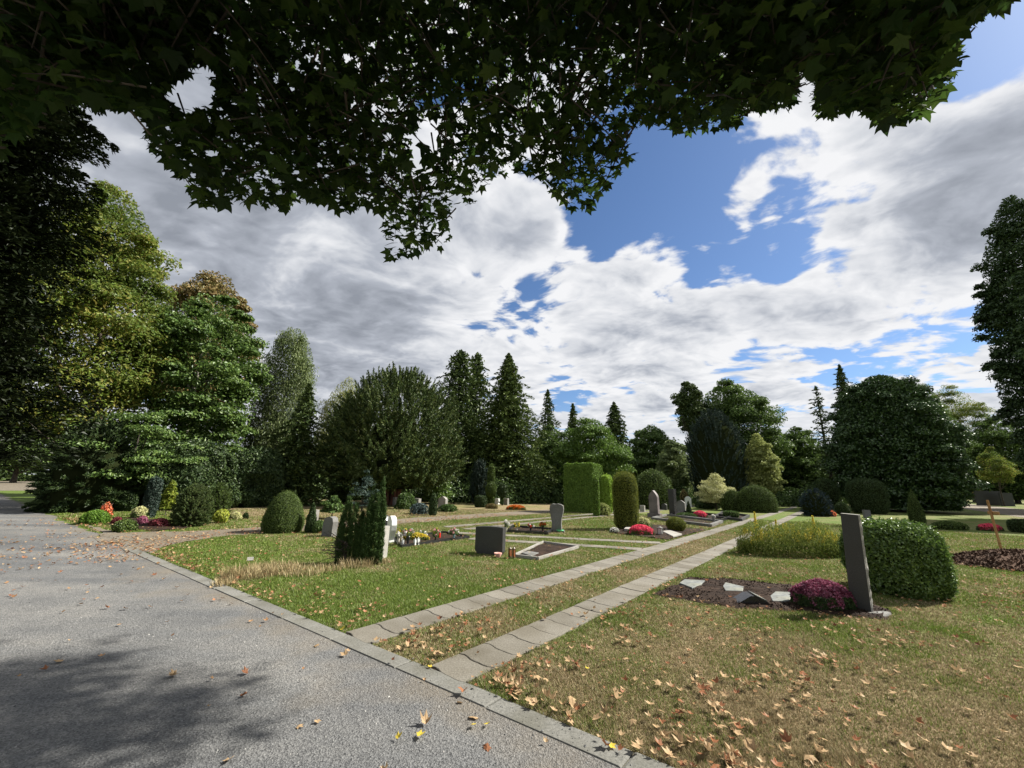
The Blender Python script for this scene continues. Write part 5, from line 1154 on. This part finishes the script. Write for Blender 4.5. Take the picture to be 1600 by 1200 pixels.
for x_, yb, yt, w_, mt_, lf, lb in ((183, 820, 808, 18, 'burg', .05, 'low burgundy cushion by the path corner, left one'), (195, 832, 811, 40, 'yewt', .05, 'grey green creeping juniper at the path corner'), (222, 821, 806, 20, 'mauve', .045, 'purple red cushion in the path corner bed'), (249, 825, 810, 34, 'burg', .05, 'wide dark heather cushion left of the big juniper'), (369, 812, 800, 18, 'cream', .06, 'small pale hosta on the lawn right of the junipers'), (384, 811, 801, 9, 'yewd', .05, 'tiny dark ball plant beside the pale hosta')):
    mound('cushion_plant', lb, 'plant', x_, yb, yt, w_, LM[mt_], 1600, lf, part='foliage', rough=.2)
mound('hydrangea', 'white hydrangea in the path corner bed', 'plant', 219, 811, 791, 26, LM['cream'], 1400, .06, LM['low'], rough=.25)
bush('upright_conifer', 'dark upright conifer behind the white hydrangea', 'shrub', 238, 810, 745, 24, LM['cyp'], prof=COL, n=6000, leaf=.07, rough=.15)
bush('golden_shrub', 'golden leafed bush glowing behind the corner bed', 'shrub', 264, 806, 750, 24, leafmat('leaf_gold_shrub', [(.07, .1, .015), (.13, .16, .025), (.18, .2, .03)], .3, .03), prof=ROUND, style='leafy', n=0, nclump=16, per=90, leaf=.12, cl=.35)
bush('box_hedge', 'low dark hedge behind the corner bed flowers', 'hedge', 186, 800, 769, 72, LM['yewd'], prof=COL, n=9000, leaf=.09, ell=.4)
grave('corner flower bed of dark soil beside the junipers', [(160, 820), (240, 832), (300, 826), (215, 806)], 0, 0, SOIL, cat='flower bed', fill=.04)
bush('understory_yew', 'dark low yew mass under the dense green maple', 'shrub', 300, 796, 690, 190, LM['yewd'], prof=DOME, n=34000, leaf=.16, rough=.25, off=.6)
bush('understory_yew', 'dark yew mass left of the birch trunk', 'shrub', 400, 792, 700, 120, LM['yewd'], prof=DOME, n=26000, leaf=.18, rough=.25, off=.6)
# far left of centre, behind the side path
for x_, yb, yt, w_, kd, mt_, lb in ((652, 795, 778, 12, 'flat', GRAN_L, 'square pale headstone under the right of the broad yew'), (692, 794, 775, 17, 'arch', GRAN_L, 'rounded pale headstone between thin cone and lollipop topiaries'),
    (763, 788, 777, 6, 'flat', GRAN_L, 'small pale headstone behind the left lollipop topiary'), (777, 788, 778, 7, 'flat', WHITE_ST, 'white headstone between the two lollipop topiaries'), (791, 789, 778, 8, 'flat', GRAN_L, 'pale headstone right of the darker lollipop topiary'),
    (842, 784, 772, 5, 'flat', GRAN_M, 'thin headstone before the far clipped hedge'), (383, 786, 775, 5, 'flat', GRAN_L, 'small pale headstone on the shaded lawn left of the egg yew'), (418, 784, 776, 5, 'arch', GRAN_M, 'small grey headstone peeping behind the egg yew'), (478, 789, 781, 12, 'flat', GRAN_L, 'low pale grave slab right behind the egg yew'), (617, 790, 776, 5, 'flat', GRAN_L, 'narrow pale headstone beside the red yew trunks')):
    stone(lb, x_, yb, yt, w_, .2, kd, mt_, group='small headstones in the distance')
bush('thin_cone', 'thin dark cone conifer in front of the pale headstones', 'shrub', 677, 806, 770, 13, LM['yewd'], prof=EGG, n=4500, leaf=.07)
bush('rhododendron', 'light leafy rhododendron above the rounded pale headstone', 'shrub', 686, 788, 744, 54, LM['laurel'], prof=ROUND, style='leafy', n=0, nclump=28, per=130, leaf=.17, cl=.32)
bush('low_shrub', 'low grey green shrub left of the thin cone conifer', 'shrub', 656, 804, 786, 28, LM['blue'], prof=DOME, n=1800, leaf=.08, rough=.25)
bush('low_shrub', 'bushy green plants between the red yew trunks and the square headstone', 'shrub', 634, 796, 770, 30, LM['low'], prof=DOME, n=2200, leaf=.12, rough=.3)
bush('low_shrub', 'low green plants at the foot of the rounded pale headstone', 'shrub', 700, 800, 788, 26, LM['low'], prof=DOME, n=1500, leaf=.1, rough=.3)
bush('tall_cypress', 'broad blue-green cypress behind the lollipop topiaries', 'tree', 750, 788, 719, 30, LM['cyp'], prof=EGG, style='plumes', n=500, per=40, leaf=.18, up=1.5, plen=.14, core_s=.8, part='crown')
bush('narrow_conifer', 'slim green cypress spire beside the broad blue-green one', 'shrub', 767, 789, 724, 12, LM['yewt'], prof=COL, n=4000, leaf=.12)
LOL = [(0, .12), (.34, .10), (.42, .7), (.6, 1.), (.8, .9), (.93, .55), (1, .06)]
bush('lollipop_topiary', 'lit green ball topiary on a stem, left of two', 'topiary', 767, 790, 753, 18, LM['yewt'], prof=LOL, n=5000, leaf=.09, rough=.02)
bush('lollipop_topiary', 'dark ball topiary on a stem, right of two', 'topiary', 785, 790, 755, 17, LM['yewd'], prof=LOL, n=5000, leaf=.09, rough=.02)
bush('box_hedge', 'small dark block hedge left of the lollipop topiaries', 'hedge', 751, 793, 774, 19, LM['yewd'], prof=COL, n=4000, leaf=.09)
bush('golden_shrub', 'loose yellowish shrub right of the dark lollipop topiary', 'shrub', 800, 786, 763, 16, LM['pale'], prof=BALL, n=1200, leaf=.13, rough=.25)
mound('orange_flowers', 'orange flower bed right of the lollipop topiaries', 'flower bed', 806, 797, 789, 28, LM['orange'], 1200, .09, LM['low'], ell=.5, off=.4)
mound('orange_flowers', 'little heap of rusty flowers under the lollipop topiaries', 'flower bed', 768, 795, 787, 20, LM['rust'], 900, .09, ell=.5, off=.4)
bush('clipped_hedge', 'far clipped round hedge with bright top on the lawn edge', 'hedge', 838, 785, 762, 28, LM['thuja'], prof=DOME, n=4500, leaf=.12, rough=.03)
bush('ball_shrub', 'ball shrub right of the far clipped hedge', 'shrub', 857, 782, 765, 12, LM['yewt'], prof=BALL, n=1800, leaf=.12)
bush('ball_shrub', 'small ball shrub second right of the far clipped hedge', 'shrub', 869, 781, 770, 9, LM['blue'], prof=BALL, n=1200, leaf=.12)
mound('flower_patch', 'far red flowers left of the far clipped hedge', 'flower bed', 817, 786, 779, 14, LM['red'], 500, .1, LM['low'])
for x_, yb, yt, w_, mt_, lb in ((400, 784, 764, 30, 'low', 'light shrub left behind the egg yew'), (530, 786, 760, 34, 'yewt', 'shrub on the lawn edge left of the broad yew'), (720, 784, 760, 22, 'low', 'pale shrub left of the broad blue-green cypress'), (905, 790, 780, 40, 'yewd', 'dark low bushes behind the block hedge'), (1230, 782, 760, 22, 'yewd', 'dark shrub at the end of the left track'), (1105, 795, 779, 34, 'yewd', 'dark bush behind the cream shrub tree trunk')):
    bush('far_shrub', lb, 'shrub', x_, yb, yt, w_, LM[mt_], prof=DOME, n=2500, leaf=.13, rough=.25, group='shrubs along the far lawn edge')
B = gp(389, 886); pmk = thing('plant_marker', 'small weathered marker sign in the uncut grass', 'marker', B, R_(30)); mb = MB(); box(mb, (0, 0, .06), (.012, .012, .13)); mb.obj('stake', WOOD, pmk); mb = MB(); box(mb, (0, -.005, .14), (.1, .012, .06), 0, 0, ('X', -.5)); mb.obj('plate', GRAN_L, pmk)

# ------------------------------------------------------------------ fallen leaves
def leaf_spots():
    N_ = 400000; th = rng.uniform(-.97, .97, N_); d = np.sqrt(rng.uniform(1.7**2, 22**2, N_)); x, y = d*np.sin(th), d*np.cos(th); A = 1.94/2*(22**2-1.7**2)
    s = surface(x, y); c, a = frame(x, y); k = a-kerb_a(c); nz = noise2(x, y, .7, 41); nf = noise2(x, y, .22, 43)
    den = np.zeros(N_)
    g = s == 1; den[g] = 6.*nz[g]+2
    den[g & (c < -10.5) & (a > -1)] = 60*np.clip(nz[g & (c < -10.5) & (a > -1)], 0, 1)+2; den[g & (c < -16.5)] *= .35
    den[g & (c > -14) & (c < -10.5) & (k > -.9)] += 70
    den[(s == 2)] = 3; den[s == 4] = 5; den[s == 3] = 4
    lw = s == 0
    L_ = lw & (c < -4.2); den[L_] = 5+14*(nz[L_]**2)+330*np.exp(-np.clip(k[L_], 0, 9)/.22)*(nf[L_]+.2)+16*np.exp(-np.clip(k[L_], 0, 9)/1.2)*(c[L_] < -7.5)
    q = L_ & (c < -8); den[q] += 7
    Ms = lw & (c >= -4.2) & (c < -2.9); den[Ms] = 14+520*np.exp(-k[Ms]/.7)*nf[Ms]**1.5+50*np.exp(-k[Ms]/4)*nf[Ms]
    Rt = lw & (c >= -2.9); den[Rt] = 8+420*(nz[Rt]*nf[Rt])**1.2*np.exp(-d[Rt]/5)*2+620*np.exp(-np.clip(k[Rt], 0, 9)/.28)*nf[Rt]**1.3
    ex = lw & (c < -3.6) & (c > -4.7); den[ex] += 18
    keep = rng.random(N_) < den*A/N_
    return x[keep], y[keep], s[keep]
def fallen():
    x, y, s = leaf_spots(); z = np.array([.035, .012, .02, .06, .026])[s]
    qx, qy, w = px(np.stack([x, y, z], 1)); vis = (qx > -10) & (qx < 1610) & (qy < 1210)
    x, y, z, s, w = x[vis], y[vis], z[vis], s[vis], w[vis]
    n = len(x); S = np.clip(rng.lognormal(-3.42, .32, n), .014, .05)*np.where(s == 0, 1., 1.1)
    print('fallen leaves', n)
    mats = dict(tan=leafmat('dry_leaf_tan', [(.17, .10, .05), (.27, .165, .085), (.38, .275, .16), (.23, .11, .05)], .2, .03), brown=leafmat('dry_leaf_brown', [(.13, .055, .03), (.21, .09, .045), (.29, .14, .075)], .15, .03), yellow=leafmat('dry_leaf_yellow', [(.5, .38, .04), (.6, .48, .08)], .3, .03))
    kind = np.where(rng.random(n) < .3, 1, 0)
    order = np.argsort(w/S*.04); near = order[:292]; rest = order[292:]
    def rand_dirs(m, tilt=.45): N = rdir(m)*tilt; N[:, 2] = 1; return unit(N), rdir(m)*[1, 1, .1]
    mb = MB()
    for kd in (0, 1):
        i = rest[kind[rest] == kd]; N, T = rand_dirs(len(i)); maple_leaves(mb, np.stack([x[i], y[i], z[i]+.012], 1), N, T, S[i], -.35, RING_S, kd, .4)
    tag(mb.obj('leaf_litter', [mats['tan'], mats['brown']]), 'dry fallen leaves scattered over lawn and path', kind='stuff')
    names = ['tan', 'brown', 'yellow']
    proto = {}
    for kd in range(3):
        for v in range(5):
            mb = MB(); N, T = np.array([[0, 0, 1.]]), np.array([[0, 1., 0]]); maple_leaves(mb, np.zeros((1, 3)), N, T, 1., (-.55, -.25, .35, -.8, -.4)[v] if kd < 2 else -.3, RING, 0, (.5, .9, .2, .4, .1)[v] if kd < 2 else .3)
            mb.add(np.array([[-.015, -.1, 0], [.015, -.1, 0], [.03, -.75, .35], [.01, -.75, .35]]), [[0, 1, 2, 3]]); proto[kd, v] = mb.mesh('fallen_leaf', mats[names[kd]])
    sn = ['on the short lawn', 'on the grey gravel path', 'on a paved track', 'on the grave soil', 'on the flush kerb']
    def put(px_, py_, pz, kd, lb, sc, grp):
        o = bpy.data.objects.new('fallen_leaf', proto[kd, int(rng.integers(5))]); col.objects.link(o)
        o.location = (px_, py_, pz+sc*.12); o.scale = (sc, sc, sc); o.rotation_euler = (rng.normal()*.22, rng.normal()*.22, rng.uniform(0, 6.28)); tag(o, lb, 'leaf', grp)
    for i in near:
        kd = int(kind[i]); put(x[i], y[i], z[i], kd, f"dry curled {'tan' if kd == 0 else 'reddish brown'} maple leaf lying {sn[s[i]]}", S[i]*1.12, f"{names[kd]} fallen leaves {sn[s[i]]}")
    for qx_, qy_, sc, lb in ((654, 1156, .05, 'large yellow leaf on the gravel nearest the camera, right of the pair'), (621, 1160, .04, 'ochre yellow leaf on the gravel beside the large yellow one'), (738, 1139, .034, 'pale yellow leaf on the gravel left of the smaller bright one'), (762, 1137, .036, 'bright yellow leaf on the gravel close to the kerb'), (534, 987, .045, 'bright yellow leaf at the corner where the left paved track starts'), (672, 1047, .036, 'yellow leaf at the foot of the right paved track'), (955, 1172, .04, 'yellowish leaf lying on the kerb near the bottom edge'), (917, 1052, .03, 'small yellow leaf on the parched lawn')):
        B = gp(qx_, qy_); put(B[0], B[1], .02 if qx_ != 917 else .035, 2, lb, sc, None)
fallen()
# ------------------------------------------------------------------ camera and output
cd = bpy.data.cameras.new('camera'); cam = bpy.data.objects.new('camera', cd); col.objects.link(cam)
cd.sensor_width = 36; cd.lens = FPX/1600*36; cd.clip_end = 2000; cd.clip_start = .05
Mx = Matrix(((Rv[0], Uv[0], -Fv[0], 0), (Rv[1], Uv[1], -Fv[1], 0), (Rv[2], Uv[2], -Fv[2], EYE), (0, 0, 0, 1)))
cam.matrix_world = Mx
scn.camera = cam
scn.view_settings.view_transform = 'Standard'; scn.view_settings.look = 'None'; scn.view_settings.exposure = 1.35; scn.view_settings.gamma = 1
scn.render.resolution_x = 1024; scn.render.resolution_y = 768
scn.cycles.max_bounces = 5; scn.cycles.diffuse_bounces = 3; scn.cycles.glossy_bounces = 2; scn.cycles.transmission_bounces = 3
